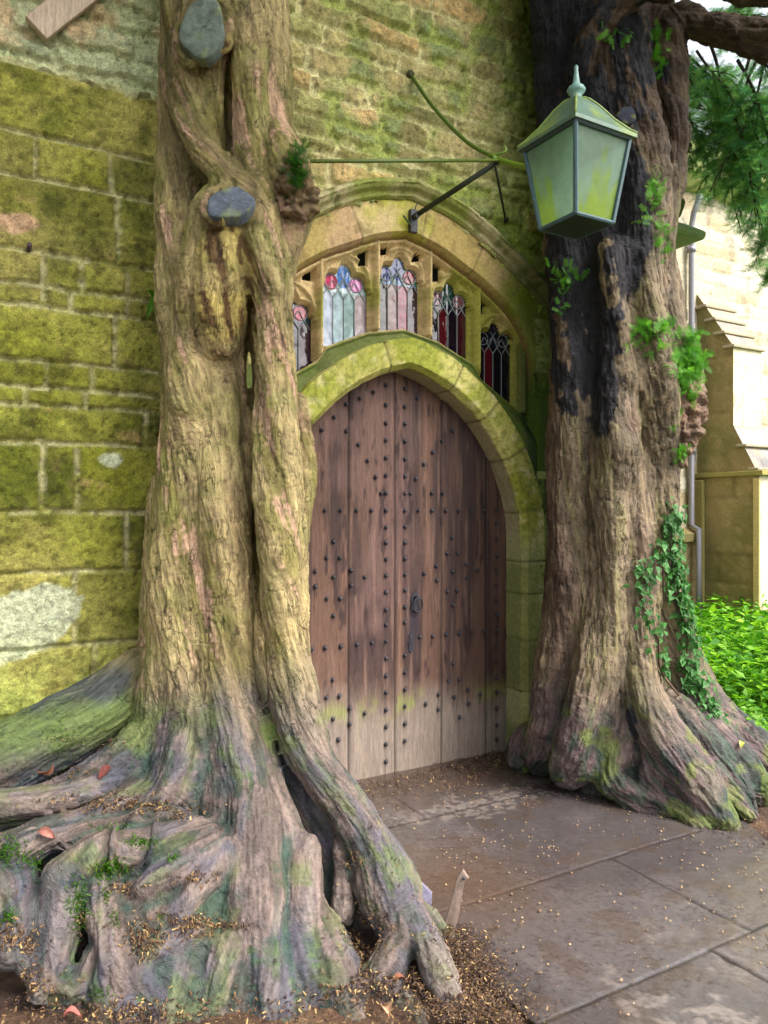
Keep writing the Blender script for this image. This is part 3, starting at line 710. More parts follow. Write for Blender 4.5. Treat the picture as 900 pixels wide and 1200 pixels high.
# downpipe
mb = MB(); sd, nd_ = 5.50, NB + .07
mb.tube([W(sd, 5.25, NB + .2), W(sd, 5.05, NB + .1), W(sd, 4.9, nd_), W(sd, 3., nd_), W(sd, 1.35, nd_), W(sd, 1.30, nd_ + .1), W(sd, .05, nd_ + .1)], .035, 10, C(120, 118, 128))
for z_ in (4.6, 3.4, 2.2): mb.tube([W(sd, z_, nd_), W(sd, z_ + .06, nd_)], .05, 10, C(120, 118, 128))
mb.build('downpipe', M['metalv'], church, True)
# weathered kneeler stone sticking out of the porch corner, seen beside the right trunk
mb = MB()
def prism_s(mb, outl, s0, s1, c):
    k = len(outl); V = [W(s0, z_, n_) for n_, z_ in outl] + [W(s1, z_, n_) for n_, z_ in outl]
    mb.add(np.array(V), [tuple(range(k)), tuple(range(k, 2 * k))[::-1]] + [(i, i + k, (i + 1) % k + k, (i + 1) % k) for i in range(k)], c)
prism_s(mb, [(-.25, 3.42), (.22, 3.42), (.24, 3.47), (.1, 3.56), (-.25, 3.58)], 2.0, 2.42, C(120, 142, 96))
prism_s(mb, [(-.2, 3.58), (.12, 3.58), (.17, 3.68), (.12, 3.76), (-.2, 3.76)], 2.0, 2.29, C(84, 100, 40))
mb.build('kneeler', M['ashlar'], church, False, .02)
# roofs, only to close the shapes
mb = MB(); mb.box_w(-3.4, 2.15, 5.7, 5.85, -2.6, .25, C(130, 132, 80)); mb.build('porch_coping', M['ashlar'], church)
# top-left projecting corbel block
o_ = W(px2s(-20, .3), 3.86, .17)
mb = MB(); sA, sB = px2s(-160, .3), px2s(34, .3)
prism_s(mb, [(.1, 3.71), (.24, 3.70), (.34, 3.76), (.36, 3.90), (.34, 4.3), (.1, 4.3)], sA, sB, C(112, 122, 40))
mb.build('corbel', M['ashlar'], church, False, .03)

# ------------------------------------------------------------------ SDF trees
def nets(field, org, h):
    """naive surface nets"""
    nx, ny, nz = field.shape; ins = field < 0
    c = np.zeros((nx - 1, ny - 1, nz - 1), np.int8)
    for dx in (0, 1):
        for dy in (0, 1):
            for dz in (0, 1): c += ins[dx:nx - 1 + dx, dy:ny - 1 + dy, dz:nz - 1 + dz]
    act = (c > 0) & (c < 8); idx = np.full(act.shape, -1, np.int32); cells = np.argwhere(act); idx[act] = np.arange(len(cells))
    acc = np.zeros((len(cells), 3)); cnt = np.zeros(len(cells))
    cor = [(a, b, d) for a in (0, 1) for b in (0, 1) for d in (0, 1)]
    for a in cor:
        for b in cor:
            if sum(b) == sum(a) + 1 and all(q >= p for p, q in zip(a, b)):
                fa = field[cells[:, 0] + a[0], cells[:, 1] + a[1], cells[:, 2] + a[2]]; fb = field[cells[:, 0] + b[0], cells[:, 1] + b[1], cells[:, 2] + b[2]]
                m_ = (fa < 0) != (fb < 0); t = np.where(m_, fa / (fa - fb + 1e-12), 0)
                acc += m_[:, None] * (np.array(a) + t[:, None] * (np.array(b) - np.array(a))); cnt += m_
    V = org + (cells + acc / cnt[:, None]) * h
    quads = []
    for ax in range(3):
        u, v = [q for q in range(3) if q != ax]
        sl0 = [slice(1, -1)] * 3; sl1 = [slice(1, -1)] * 3; sl0[ax] = slice(0, -1); sl1[ax] = slice(1, None)
        A = ins[tuple(sl0)]; B = ins[tuple(sl1)]
        e = np.argwhere(A != B); 
        if len(e) == 0: continue
        s0 = A[tuple(e.T)]
        e = e.copy(); 
        for q in range(3):
            if q != ax: e[:, q] += 1
        def cell(du, dv):
            w = e.copy(); w[:, u] -= du; w[:, v] -= dv; return idx[w[:, 0], w[:, 1], w[:, 2]]
        q4 = np.stack([cell(1, 1), cell(0, 1), cell(0, 0), cell(1, 0)], 1)
        flip = s0 if ax != 1 else ~s0
        q4 = np.where(flip[:, None], q4, q4[:, ::-1]); quads.append(q4)
    Q = np.concatenate(quads); Q = Q[(Q >= 0).all(1)]
    return V, Q
def subdivide(V, Q):
    E = np.sort(np.concatenate([Q[:, [0, 1]], Q[:, [1, 2]], Q[:, [2, 3]], Q[:, [3, 0]]]), 1); n = len(V)
    key = E[:, 0].astype(np.int64) * n + E[:, 1]; uk, inv = np.unique(key, return_inverse=True)
    em = (V[uk // n] + V[uk % n]) / 2; fm = V[Q].mean(1); k = len(Q)
    e = inv.reshape(4, k) + n; f = np.arange(k) + n + len(em)
    Q2 = np.concatenate([np.stack([Q[:, 0], e[0], f, e[3]], 1), np.stack([Q[:, 1], e[1], f, e[0]], 1), np.stack([Q[:, 2], e[2], f, e[1]], 1), np.stack([Q[:, 3], e[3], f, e[2]], 1)])
    return np.concatenate([V, em, fm]), Q2

class SDF:
    def __init__(s): s.seg = []
    def chain(s, pts, k=.04, world=False):
        pts = [np.r_[P(*q[:3]), q[3]] if not world else np.array(q, float) for q in pts]
        n = max(2, (len(pts) - 1) * 4 + 1) if len(pts) > 1 else 1
        if len(pts) == 1: pts = [pts[0], pts[0] + np.array([0, 0, .001, 0])]; n = 2
        c = spline(pts, n)
        for a, b in zip(c[:-1], c[1:]): s.seg.append((a, b, k))
    def eval_pts(s, p, a, b):
        ab = (b[:3] - a[:3]).astype(F32); t = np.clip(((p - a[:3].astype(F32)) @ ab) / (ab @ ab + 1e-9), 0, 1)
        q = p - a[:3].astype(F32) - t[:, None] * ab
        return np.sqrt((q * q).sum(1)) - F32(a[3]) - t * F32(b[3] - a[3])
    def grid(s, lo, hi, h):
        lo = np.array(lo); sh = np.ceil((np.array(hi) - lo) / h).astype(int) + 1
        fld = np.full(sh, 1., F32); ax = [lo[i] + np.arange(sh[i]) * h for i in range(3)]
        for a, b, k in s.seg:
            R = max(a[3], b[3]) + k + 2.5 * h
            l_ = np.minimum(a[:3], b[:3]) - R; u_ = np.maximum(a[:3], b[:3]) + R
            i0 = np.clip(((l_ - lo) / h).astype(int), 0, sh); i1 = np.clip(((u_ - lo) / h).astype(int) + 2, 0, sh)
            if (i1 <= i0).any(): continue
            X, Y, Z = np.meshgrid(*[ax[i][i0[i]:i1[i]].astype(F32) for i in range(3)], indexing='ij')
            d = s.eval_pts(np.stack([X.ravel(), Y.ravel(), Z.ravel()], 1), a, b).reshape(X.shape)
            v = fld[i0[0]:i1[0], i0[1]:i1[1], i0[2]:i1[2]]
            hh = np.clip(.5 + .5 * (v - d) / k, 0, 1); r = v * (1 - hh) + d * hh - k * hh * (1 - hh)
            np.copyto(v, r)
        return lo, fld
    def dirs(s, p):
        out = np.zeros((len(p), 3), F32)
        for a, b, k in s.seg:
            R = max(a[3], b[3]) + .12; l_ = np.minimum(a[:3], b[:3]) - R; u_ = np.maximum(a[:3], b[:3]) + R
            m_ = ((p > l_.astype(F32)) & (p < u_.astype(F32))).all(1)
            if not m_.any(): continue
            d = s.eval_pts(p[m_], a, b); t = (b[:3] - a[:3]); t = t / (np.linalg.norm(t) + 1e-9)
            if t[2] < -.15 or (abs(t[2]) <= .15 and t[1] > 0): pass
            if t[2] > 0: t = -t
            out[m_] += np.exp(-np.clip(d, -.02, 1) / .02)[:, None] * t.astype(F32)
        return out / (np.linalg.norm(out, axis=1)[:, None] + 1e-6)
def trisample(fld, lo, h, p):
    q = (p - lo) / h; q = np.clip(q, 0, np.array(fld.shape) - 1.001); i = q.astype(int); f = q - i
    r = 0
    for a in (0, 1):
        for b in (0, 1):
            for c in (0, 1):
                w = (f[:, 0] if a else 1 - f[:, 0]) * (f[:, 1] if b else 1 - f[:, 1]) * (f[:, 2] if c else 1 - f[:, 2])
                r = r + w * fld[i[:, 0] + a, i[:, 1] + b, i[:, 2] + c]
    return r
def vnormals(V, Q):
    n = np.cross(V[Q[:, 2]] - V[Q[:, 0]], V[Q[:, 3]] - V[Q[:, 1]]); out = np.zeros_like(V)
    for k in range(4):
        for a in range(3): out[:, a] += np.bincount(Q[:, k], n[:, a], len(V))
    return out / (np.linalg.norm(out, axis=1)[:, None] + 1e-12)
def lic(p, d, sc, length, seed, n=9):
    acc = 0
    for t in np.linspace(-.5, .5, n): acc = acc + vnoise((p + d * F32(t * length)) * F32(sc) + F32(seed * 5.17))
    v = acc / n
    return (v - v.mean()) / (v.std() + 1e-6)

def build_trunk(name, sdf, lo, hi, h, root, colf, amps, levels=2, twist=0.):
    lo_, fld = sdf.grid(lo, hi, h)
    V, Q = nets(fld, lo_, h)
    # drop what is under ground
    keep = V[Q][:, :, 2].max(1) > -.04; Q = Q[keep]
    used = np.zeros(len(V), bool); used[Q.ravel()] = True; rem = np.cumsum(used) - 1; V = V[used]; Q = rem[Q]
    V, Q = subdivide(V, Q)
    S_ = V.copy()          # how far a point lies in a hollow between roots (algae green and painted shade go there)
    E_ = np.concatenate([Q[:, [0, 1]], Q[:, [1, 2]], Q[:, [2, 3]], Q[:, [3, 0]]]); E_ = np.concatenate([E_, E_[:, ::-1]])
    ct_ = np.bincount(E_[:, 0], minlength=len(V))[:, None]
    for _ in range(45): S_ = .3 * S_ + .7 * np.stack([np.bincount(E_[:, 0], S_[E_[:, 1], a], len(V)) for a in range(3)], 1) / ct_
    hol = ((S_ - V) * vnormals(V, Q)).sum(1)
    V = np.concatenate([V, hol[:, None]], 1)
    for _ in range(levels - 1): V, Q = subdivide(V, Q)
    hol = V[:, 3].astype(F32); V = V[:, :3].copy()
    # light smoothing of the stair-steps
    for it in range(3):
        S = np.zeros_like(V); cnt = np.zeros(len(V))
        for a, b in ((0, 1), (1, 2), (2, 3), (3, 0)):
            for i, j in ((a, b), (b, a)):
                for ax in range(3): S[:, ax] += np.bincount(Q[:, i], V[Q[:, j], ax], len(V))
                cnt += np.bincount(Q[:, i], minlength=len(V))
        V = V * .4 + .6 * S / cnt[:, None]
    nrm = vnormals(V, Q); p = V.astype(F32); d = sdf.dirs(p)
    if twist is not None:
        tw = -np.cross(d, nrm).astype(F32); wz = sm(.5, .9, p[:, 2])[:, None] * twist
        d = d + tw * wz; d /= np.linalg.norm(d, axis=1)[:, None] + 1e-6
    big = lic(p, d, 9., .55, 1., 13); pw = p + (fbm(p, 7, 2, 3)[:, None] - .5).astype(F32) * F32(.05)
    med = lic(pw, d, 34., .26, 2., 13); fin = lic(pw, d, 90., .12, 3., 9); cr = lic(p, d, 150., .05, 4., 7)
    rough = fbm(p, 14, 3, 5); gate = sm(.36, .6, fbm(p, 11, 3, 8))
    rid = .45 * med * (1 - .5 * gate) - sm(.30, .0, np.abs(med)) * gate * .9           # broken fissures between strands
    disp = amps[0] * big + amps[1] * rid + amps[2] * fin + amps[3] * cr + (rough - .5) * amps[4]
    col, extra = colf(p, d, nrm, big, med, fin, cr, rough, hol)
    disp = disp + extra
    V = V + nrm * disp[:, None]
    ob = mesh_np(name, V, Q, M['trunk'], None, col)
    q = V.astype(F32) - np.array(root.location, F32) - np.array([0, 0, .4], F32); along = (q * d).sum(1)
    g = q - d * (along * (F32(.5) + F32(.34) * sm(.3, .9, V[:, 2])).astype(F32))[:, None]
    a = ob.data.attributes.new('Grain', 'FLOAT_VECTOR', 'POINT'); a.data.foreach_set('vector', g.astype(F32).ravel())
    a = ob.data.attributes.new('Flake', 'FLOAT', 'POINT'); a.data.foreach_set('value', (.35 + .65 * sm(.4, .9, V[:, 2])).astype(F32))
    adopt(ob, root)
    return ob, V, Q

def pxof(p):
    return 450 + 900 * p[:, 0] / p[:, 1], 600 - 900 * (p[:, 2] - CAMZ) / p[:, 1]
def blob(p, px, py, Y, rx, ry, seed=0):
    """soft patch centred on a point of the bark, measured in metres"""
    c = P(px, py, Y); q = (p - c.astype(F32)); return np.exp(-((q[:, 0] ** 2 + q[:, 1] ** 2 * .5) / rx ** 2 + q[:, 2] ** 2 / ry ** 2))

# --- left yew
LT = SDF()
ch = LT.chain
ch([(230, 430, 3.32, .15), (219, 320, 3.32, .115), (211, 190, 3.34, .09), (212, 60, 3.38, .09), (212, -90, 3.42, .10), (215, -300, 3.5, .11), (220, -600, 3.5, .10)], .05)
ch([(245, 320, 3.36, .145), (240, 420, 3.36, .175), (240, 520, 3.34, .185), (236, 650, 3.34, .215), (238, 780, 3.28, .235), (240, 880, 3.2, .28)], .04)
ch([(212, 110, 3.28, .075), (235, 170, 3.2, .07), (270, 215, 3.16, .07), (300, 262, 3.14, .085), (318, 340, 3.12, .085)], .02)
ch([(245, 200, 3.3, .07), (240, 120, 3.25, .085), (238, 60, 3.22, .10), (238, 0, 3.22, .10), (240, -60, 3.3, .06)], .02)
def collar(c, nrm, ru, rv, roll, r):
    nrm = np.array(nrm, float); nrm /= np.linalg.norm(nrm); a = np.cross(nrm, [0, 0, 1.]); a /= np.linalg.norm(a); b = np.cross(nrm, a)
    ca, sa = math.cos(roll), math.sin(roll); a, b = a * ca + b * sa, b * ca - a * sa
    LT.chain([np.r_[c - nrm * .012 + a * ru * math.cos(t) + b * rv * math.sin(t), r * (1 + .12 * math.sin(2.3 * t))] for t in np.linspace(0, 2 * math.pi, 14)], .02, True)
collar(P(237, 32, 3.12), (-.05, -1, .15), .095, .142, 0., .020)
collar(P(270, 237, 3.05), (.12, -1, .45), .104, .084, .5, .014)
ch([(262, 400, 3.22, .10), (262, 330, 3.16, .115), (266, 268, 3.12, .085)], .02)
ch([(225, 470, 3.2, .09), (215, 400, 3.18, .06), (222, 320, 3.14, .05), (232, 260, 3.14, .045), (262, 212, 3.16, .04)], .02)
ch([(275, -600, 3.4, .12), (290, -300, 3.4, .12), (300, -60, 3.30, .10), (300, 60, 3.24, .095), (296, 180, 3.22, .085), (312, 260, 3.18, .085), (320, 350, 3.14, .08), (322, 450, 3.12, .08), (325, 560, 3.10, .085), (331, 650, 3.08, .09), (335, 760, 3.06, .09), (343, 830, 3.0, .10)], .02)
ch([(343, 830, 3.0, .095), (364, 885, 2.94, .085), (405, 940, 2.88, .08), (438, 990, 2.82, .09), (456, 1035, 2.74, .105), (468, 1070, 2.66, .09), (478, 1092, 2.58, .07)], .025)
ch([(478, 1078, 2.62, .07), (468, 1105, 2.56, .06), (446, 1140, 2.5, .05), (425, 1160, 2.45, .03)], .02)
ch([(478, 1078, 2.62, .07), (505, 1112, 2.54, .06), (525, 1150, 2.42, .05), (545, 1185, 2.33, .03)], .02)
ch([(470, 1050, 2.70, .05), (515, 1090, 2.72, .03), (530, 1115, 2.66, .02)], .02)
ch([(322, -80, 3.34, .05), (324, 60, 3.3, .05), (328, 150, 3.26, .055), (336, 195, 3.2, .085), (346, 235, 3.16, .065), (342, 275, 3.16, .045), (330, 320, 3.14, .05)], .02)
ch([(186, 560, 3.44, .035), (182, 660, 3.42, .05), (180, 760, 3.40, .07), (180, 860, 3.3, .10)], .03)
ch([(352, 470, 3.3, .04), (354, 560, 3.26, .045), (350, 650, 3.2, .05)], .03)
ch([(262, -40, 3.42, .06), (262, 100, 3.40, .055), (272, 200, 3.38, .055), (290, 290, 3.36, .05), (303, 360, 3.35, .045)], .015)
ch([(303, 340, 3.34, .045), (308, 600, 3.34, .05), (312, 850, 3.28, .06)], .015)
ch([(268, 440, 3.24, .07), (264, 560, 3.2, .085), (264, 650, 3.16, .095), (268, 790, 3.08, .105), (286, 890, 2.96, .12), (316, 990, 2.8, .11), (345, 1070, 2.66, .09), (385, 1135, 2.52, .08), (415, 1180, 2.4, .05)], .03)
ch([(240, 870, 3.14, .23), (238, 960, 3.02, .19), (258, 1050, 2.88, .15), (266, 1130, 2.74, .13), (262, 1210, 2.58, .10)], .05)
ch([(225, 860, 3.05, .12), (200, 930, 2.9, .10), (150, 985, 2.8, .09)], .04)
ch([(300, 950, 2.8, .09), (295, 1040, 2.62, .09), (300, 1110, 2.5, .08), (330, 1180, 2.38, .06)], .03)
ch([(355, 1000, 2.75, .06), (350, 1060, 2.62, .06), (352, 1120, 2.5, .06), (372, 1165, 2.42, .05), (355, 1195, 2.36, .045)], .025)
ch([(402, 990, 2.86, .035), (404, 1030, 2.80, .035), (402, 1070, 2.72, .035)], .015)
ch([(165, 800, 3.36, .15), (110, 835, 3.22, .15), (45, 868, 3.1, .15), (-30, 905, 3.0, .16), (-150, 950, 2.9, .16)], .014)
ch([(190, 880, 3.1, .15), (130, 915, 3.0, .10), (60, 945, 2.92, .09), (-20, 965, 2.85, .09), (-120, 990, 2.75, .09)], .014)
ch([(205, 930, 2.95, .13), (120, 975, 2.80, .09), (40, 995, 2.72, .08), (-30, 1020, 2.6, .08), (-100, 1060, 2.5, .07)], .014)
ch([(240, 985, 2.72, .09), (180, 1000, 2.64, .09), (115, 1005, 2.60, .085), (80, 1030, 2.54, .08), (68, 1085, 2.46, .075), (60, 1135, 2.38, .062), (52, 1165, 2.33, .045)], .012)
ch([(120, 1020, 2.58, .055), (126, 1075, 2.48, .062), (140, 1120, 2.40, .06), (150, 1160, 2.34, .045)], .012)
ch([(255, 1000, 2.66, .07), (205, 1030, 2.56, .065), (165, 1045, 2.52, .05)], .012)
ch([(250, 1040, 2.60, .06), (215, 1062, 2.52, .055), (180, 1075, 2.48, .04)], .012)
ch([(-40, 1010, 2.66, .10), (10, 1040, 2.56, .09), (30, 1080, 2.46, .07), (15, 1110, 2.4, .06)], .014)
ch([(240, 1010, 2.68, .10), (190, 1045, 2.58, .08), (160, 1075, 2.5, .06), (168, 1120, 2.42, .05)], .014)
ch([(250, 1050, 2.62, .10), (215, 1085, 2.52, .07), (205, 1130, 2.44, .07), (215, 1180, 2.36, .05)], .014)
ch([(290, 1080, 2.56, .08), (262, 1130, 2.44, .07), (245, 1190, 2.34, .06)], .014)
ch([(120, 1150, 2.38, .05), (170, 1175, 2.34, .05), (230, 1195, 2.3, .04)], .014)
ch([(60, 1190, 2.32, .03), (100, 1172, 2.36, .03), (150, 1190, 2.3, .03)], .014)
ch([(370, 1195, 2.34, .04), (400, 1170, 2.40, .05), (425, 1200, 2.3, .03)], .014)
ch([(455, 1165, 2.42, .035), (480, 1180, 2.36, .03), (500, 1210, 2.28, .02)], .014)
ch([(330, 880, 3.16, .12), (365, 950, 3.06, .10), (400, 1010, 2.92, .07), (430, 1065, 2.82, .05)], .02)
ch([(150, 905, 3.02, .05), (100, 925, 2.90, .055), (40, 940, 2.82, .05), (-20, 948, 2.78, .05)], .012)
ch([(210, 960, 2.82, .06), (150, 968, 2.74, .055), (60, 985, 2.66, .055), (20, 1010, 2.58, .05)], .012)
ch([(200, 1060, 2.54, .05), (140, 1095, 2.46, .05), (100, 1140, 2.38, .045)], .012)
ch([(262, 1010, 2.64, .06), (228, 1050, 2.52, .05), (212, 1080, 2.46, .035)], .012)
ch([(240, 1090, 2.48, .05), (180, 1120, 2.40, .045), (172, 1165, 2.34, .04), (190, 1200, 2.30, .03)], .012)
ch([(330, 1110, 2.5, .04), (322, 1160, 2.40, .04), (300, 1200, 2.32, .035)], .012)
ch([(10, 1095, 2.42, .05), (40, 1140, 2.36, .04), (85, 1165, 2.32, .03)], .012)
ch([(272, 900, 2.96, .10), (262, 980, 2.80, .085), (276, 1060, 2.64, .085), (272, 1130, 2.50, .085), (262, 1180, 2.38, .07), (258, 1225, 2.28, .05)], .014)
ch([(300, 960, 2.76, .05), (312, 1050, 2.58, .055), (312, 1120, 2.46, .055), (318, 1190, 2.32, .05)], .012)
ch([(330, 1130, 2.5, .08), (338, 1180, 2.38, .065), (345, 1230, 2.24, .04)], .014)
ch([(380, 1130, 2.5, .06), (402, 1175, 2.38, .055), (425, 1225, 2.24, .03)], .014)
ch([(215, 1130, 2.44, .07), (200, 1185, 2.32, .06), (190, 1240, 2.22, .035)], .014)
ch([(140, 1150, 2.38, .05), (120, 1195, 2.30, .045), (100, 1240, 2.22, .03)], .014)
ch([(290, 1140, 2.46, .06), (292, 1195, 2.33, .05), (298, 1240, 2.22, .03)], .014)
for q in [(-1.15, 3.0, -.14, .35), (-.85, 2.93, -.14, .37), (-.6, 2.88, -.14, .31), (-1.45, 3.2, -.06, .38), (-1.6, 2.88, -.16, .28), (-1.15, 2.7, -.22, .25), (-.33, 3.0, -.10, .30), (-.15, 3.0, -.16, .26)]:
    ch([q], .08, True)
yewL = empty('yew_tree', tuple(P(240, 1000, 3.25) * np.array([1, 1, 0])))
tag(yewL, 'twisted twin-stemmed yew with sprawling mossy roots on the left of the door', 'tree', 'old yews flanking the church door')
def colL(p, d, nrm, big, med, fin, cr, rough, hol):
    z = p[:, 2]; X, Y_ = pxof(p)
    n1 = fbm(p, 2.6, 4, 91); n2 = fbm(p, 9, 4, 92); n3 = lic(p, d, 16., .35, 6., 9); n4 = lic(p, d, 40., .25, 8., 9); n5 = fbm(p, 5, 4, 93)
    up = mix(C(158, 141, 98), C(124, 114, 66), sm(-.3, .9, n3)); up = mix(up, C(120, 100, 72), sm(.2, 1.2, n4) * .6)
    up = mix(up, C(196, 158, 134), sm(.8, 1.5, n3 * .6 + n4 * .6 + (n1 - .5) * 1.5) * .7); up = mix(up, C(116, 120, 58), sm(.5, .70, n2) * .4)
    up = mix(up, C(118, 126, 60), sm(-1.12, -1.3, p[:, 0]) * .6)
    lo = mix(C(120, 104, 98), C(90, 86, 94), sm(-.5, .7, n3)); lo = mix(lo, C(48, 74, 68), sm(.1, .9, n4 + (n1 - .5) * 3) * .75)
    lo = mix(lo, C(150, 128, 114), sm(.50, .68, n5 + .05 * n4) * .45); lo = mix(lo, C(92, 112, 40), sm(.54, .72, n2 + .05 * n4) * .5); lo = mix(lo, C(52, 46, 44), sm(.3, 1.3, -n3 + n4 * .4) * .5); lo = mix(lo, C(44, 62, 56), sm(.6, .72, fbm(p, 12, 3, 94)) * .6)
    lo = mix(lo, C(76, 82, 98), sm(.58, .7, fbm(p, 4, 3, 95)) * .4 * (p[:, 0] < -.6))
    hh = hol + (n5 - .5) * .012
    lo = mix(lo, mix(C(58, 84, 72), C(62, 66, 58), sm(.4, .6, n1)), sm(.001, .010, hh) * .75); lo = mix(lo, C(140, 124, 112), sm(-.003, -.012, hh) * .4); lo = lo * np.array([.70, .71, .72])  # hollows darkened teal like shade, ridge tops paled like light
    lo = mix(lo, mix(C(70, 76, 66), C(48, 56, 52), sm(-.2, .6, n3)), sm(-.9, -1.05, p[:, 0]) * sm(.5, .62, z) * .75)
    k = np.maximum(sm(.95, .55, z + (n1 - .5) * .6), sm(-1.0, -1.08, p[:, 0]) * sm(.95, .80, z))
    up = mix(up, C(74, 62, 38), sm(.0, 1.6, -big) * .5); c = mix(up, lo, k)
    c = mix(c, C(92, 110, 42), sm(.8, .68, z) * sm(.5, .64, z) * sm(.45, .6, n5) * .6)
    # heartwood below the two sawn limbs
    hw = np.clip(blob(p, 262, 330, 3.05, .12, .24) * 1.4 + blob(p, 262, 90, 3.1, .07, .20), 0, 1); hm = sm(.35, .6, hw)
    c = mix(c, mix(C(176, 158, 92), C(96, 72, 42), sm(-.3, 1.0, n4 + (n2 - .5) * 3)), hm * (.35 + .6 * sm(.35, .55, n5 + .08 * n4)))
    # burl
    bu = blob(p, 344, 225, 3.1, .09, .17); bm = sm(.3, .6, bu); c = mix(c, mix(C(74, 56, 44), C(110, 84, 62), n2), bm * .8)
    fis = sm(-.1, -.75, -np.abs(med) + .3) * 0 + sm(.75, .98, 1 - np.abs(med) * 1.6)
    gate = sm(.36, .6, fbm(p, 11, 3, 8)); fis = sm(.22, .02, np.abs(med)) * gate; c = mix(c, c * .34, fis * .85 * (1 - .35 * k)); c = c * np.clip(1 + .12 * fin + .08 * cr, .5, 1.5)[:, None]
    ex = bm * (fbm(p, 30, 3, 96) - .5) * .10
    # horizontal cracks in the bark plates
    crk = sm(.52, .62, rough) * sm(.80, .94, 1 - np.abs(vnoise(np.stack([p[:, 0] * 18, p[:, 1] * 18, p[:, 2] * 34], 1) + 3.) - .5) * 3.2) * (1 - k)
    ex = ex - crk * .0035; c = mix(c, c * .6, crk * .5)
    return c, ex
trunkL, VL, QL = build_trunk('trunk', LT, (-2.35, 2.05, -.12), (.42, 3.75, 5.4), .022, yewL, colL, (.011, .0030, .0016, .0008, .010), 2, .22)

# sawn faces
def disc(name, c, nrm, ru, rv, roll, root, col, th=.012):
    nrm = np.array(nrm, float); nrm /= np.linalg.norm(nrm); a = np.cross(nrm, [0, 0, 1.]); a /= np.linalg.norm(a); b = np.cross(nrm, a)
    ca, sa = math.cos(roll), math.sin(roll); a, b = a * ca + b * sa, b * ca - a * sa
    V = []; K = 30; R = 6; cc = []
    for j in range(R + 1):
        rr_ = [0.02, .3, .6, .85, .97, 1.0, 1.0][j]
        for i in range(K):
            t = i / K * 2 * math.pi; w = 1 + .05 * math.sin(3 * t + 1) + .04 * math.sin(5 * t)
            hh = [0, 0, .0, .0, -.001, -.006, -.05][j]
            V.append(c + a * ru * rr_ * w * math.cos(t) + b * rv * rr_ * w * math.sin(t) + nrm * (th + hh))
    V = np.array(V); Fq = [(j * K + i, j * K + (i + 1) % K, (j + 1) * K + (i + 1) % K, (j + 1) * K + i) for j in range(R) for i in range(K)] + [tuple(range(K))]
    n = fbm(V, 40, 3, 99); rg = np.array([[0.02, .3, .6, .85, .97, 1., 1.][j] for j in range(R + 1) for i in range(K)]); cl = mix(lin(col), lin(col) * .6, sm(.4, .65, n)); cl = mix(cl, C(120, 130, 60), sm(.6, .72, fbm(V, 20, 3, 98)) * .5)
    return adopt(mesh_np(name, V, [f[::-1] for f in Fq], M['ashlar'], None, cl), root)
d1 = disc('sawn_face', P(237, 32, 3.085), (-.05, -1, .15), .090, .136, 0., yewL, (94, 104, 96), .0)
d2 = disc('sawn_face', P(270, 237, 3.012), (.12, -1, .45), .096, .076, .5, yewL, (84, 92, 104), .0)

# --- right yew
RT = SDF(); ch = RT.chain
ch([(700, -700, 4.6, .32), (703, -300, 4.5, .33), (700, -60, 4.45, .33), (700, 100, 4.45, .32), (708, 250, 4.45, .33), (722, 400, 4.43, .34), (712, 540, 4.40, .31), (708, 660, 4.40, .30), (708, 780, 4.38, .34), (715, 880, 4.35, .36)], .06)
ch([(645, -200, 4.4, .16), (648, -60, 4.34, .16), (652, 100, 4.34, .12), (662, 250, 4.34, .12), (672, 400, 4.28, .125), (668, 540, 4.24, .115), (670, 660, 4.22, .12), (663, 780, 4.22, .13), (652, 850, 4.22, .13), (632, 885, 4.3, .11)], .035)
ch([(722, 300, 4.12, .11), (726, 450, 4.10, .11), (718, 600, 4.08, .11), (712, 720, 4.06, .11), (700, 800, 4.02, .12), (682, 870, 4.0, .11), (665, 905, 4.05, .08)], .03)
ch([(745, 540, 4.14, .09), (750, 700, 4.06, .10), (752, 790, 3.98, .10), (772, 855, 3.88, .115), (812, 905, 3.78, .11), (842, 950, 3.68, .07), (850, 968, 3.64, .05)], .025)
ch([(735, 30, 4.2, .11), (742, 120, 4.16, .12), (756, 200, 4.14, .11), (748, 300, 4.12, .095), (758, 390, 4.12, .11), (770, 460, 4.08, .11), (772, 540, 4.12, .09), (768, 650, 4.16, .09), (785, 750, 4.22, .12), (815, 825, 4.2, .12), (858, 880, 4.12, .09), (905, 925, 4.02, .05)], .03)
ch([(774, 330, 4.2, .075), (786, 390, 4.18, .085), (798, 450, 4.14, .085), (806, 500, 4.08, .07), (798, 535, 4.08, .05)], .02)
ch([(772, 20, 4.3, .12), (784, 120, 4.26, .08), (790, 185, 4.22, .07), (776, 260, 4.2, .07), (770, 330, 4.2, .07)], .03)
ch([(765, 860, 3.98, .10), (800, 920, 3.86, .07), (838, 962, 3.70, .05)], .02)
ch([(790, 830, 4.05, .09), (840, 890, 3.92, .08), (880, 935, 3.76, .05)], .02)
ch([(770, 850, 3.96, .09), (765, 915, 3.88, .075), (800, 945, 3.76, .06), (822, 968, 3.66, .045)], .02)
ch([(730, 840, 4.02, .11), (712, 900, 3.98, .10), (745, 935, 3.88, .06), (790, 950, 3.8, .04)], .03)
ch([(815, 850, 4.12, .13), (856, 895, 3.98, .12), (885, 925, 3.88, .08)], .02)
ch([(820, 900, 3.92, .09), (862, 935, 3.80, .075), (882, 955, 3.74, .05)], .02)
ch([(830, 830, 4.25, .11), (890, 885, 4.1, .10), (930, 915, 4.0, .06)], .02)
ch([(620, 870, 4.45, .10), (612, 890, 4.42, .07)], .03)
ch([(800, 800, 4.35, .12), (860, 850, 4.3, .08), (930, 905, 4.2, .05)], .03)
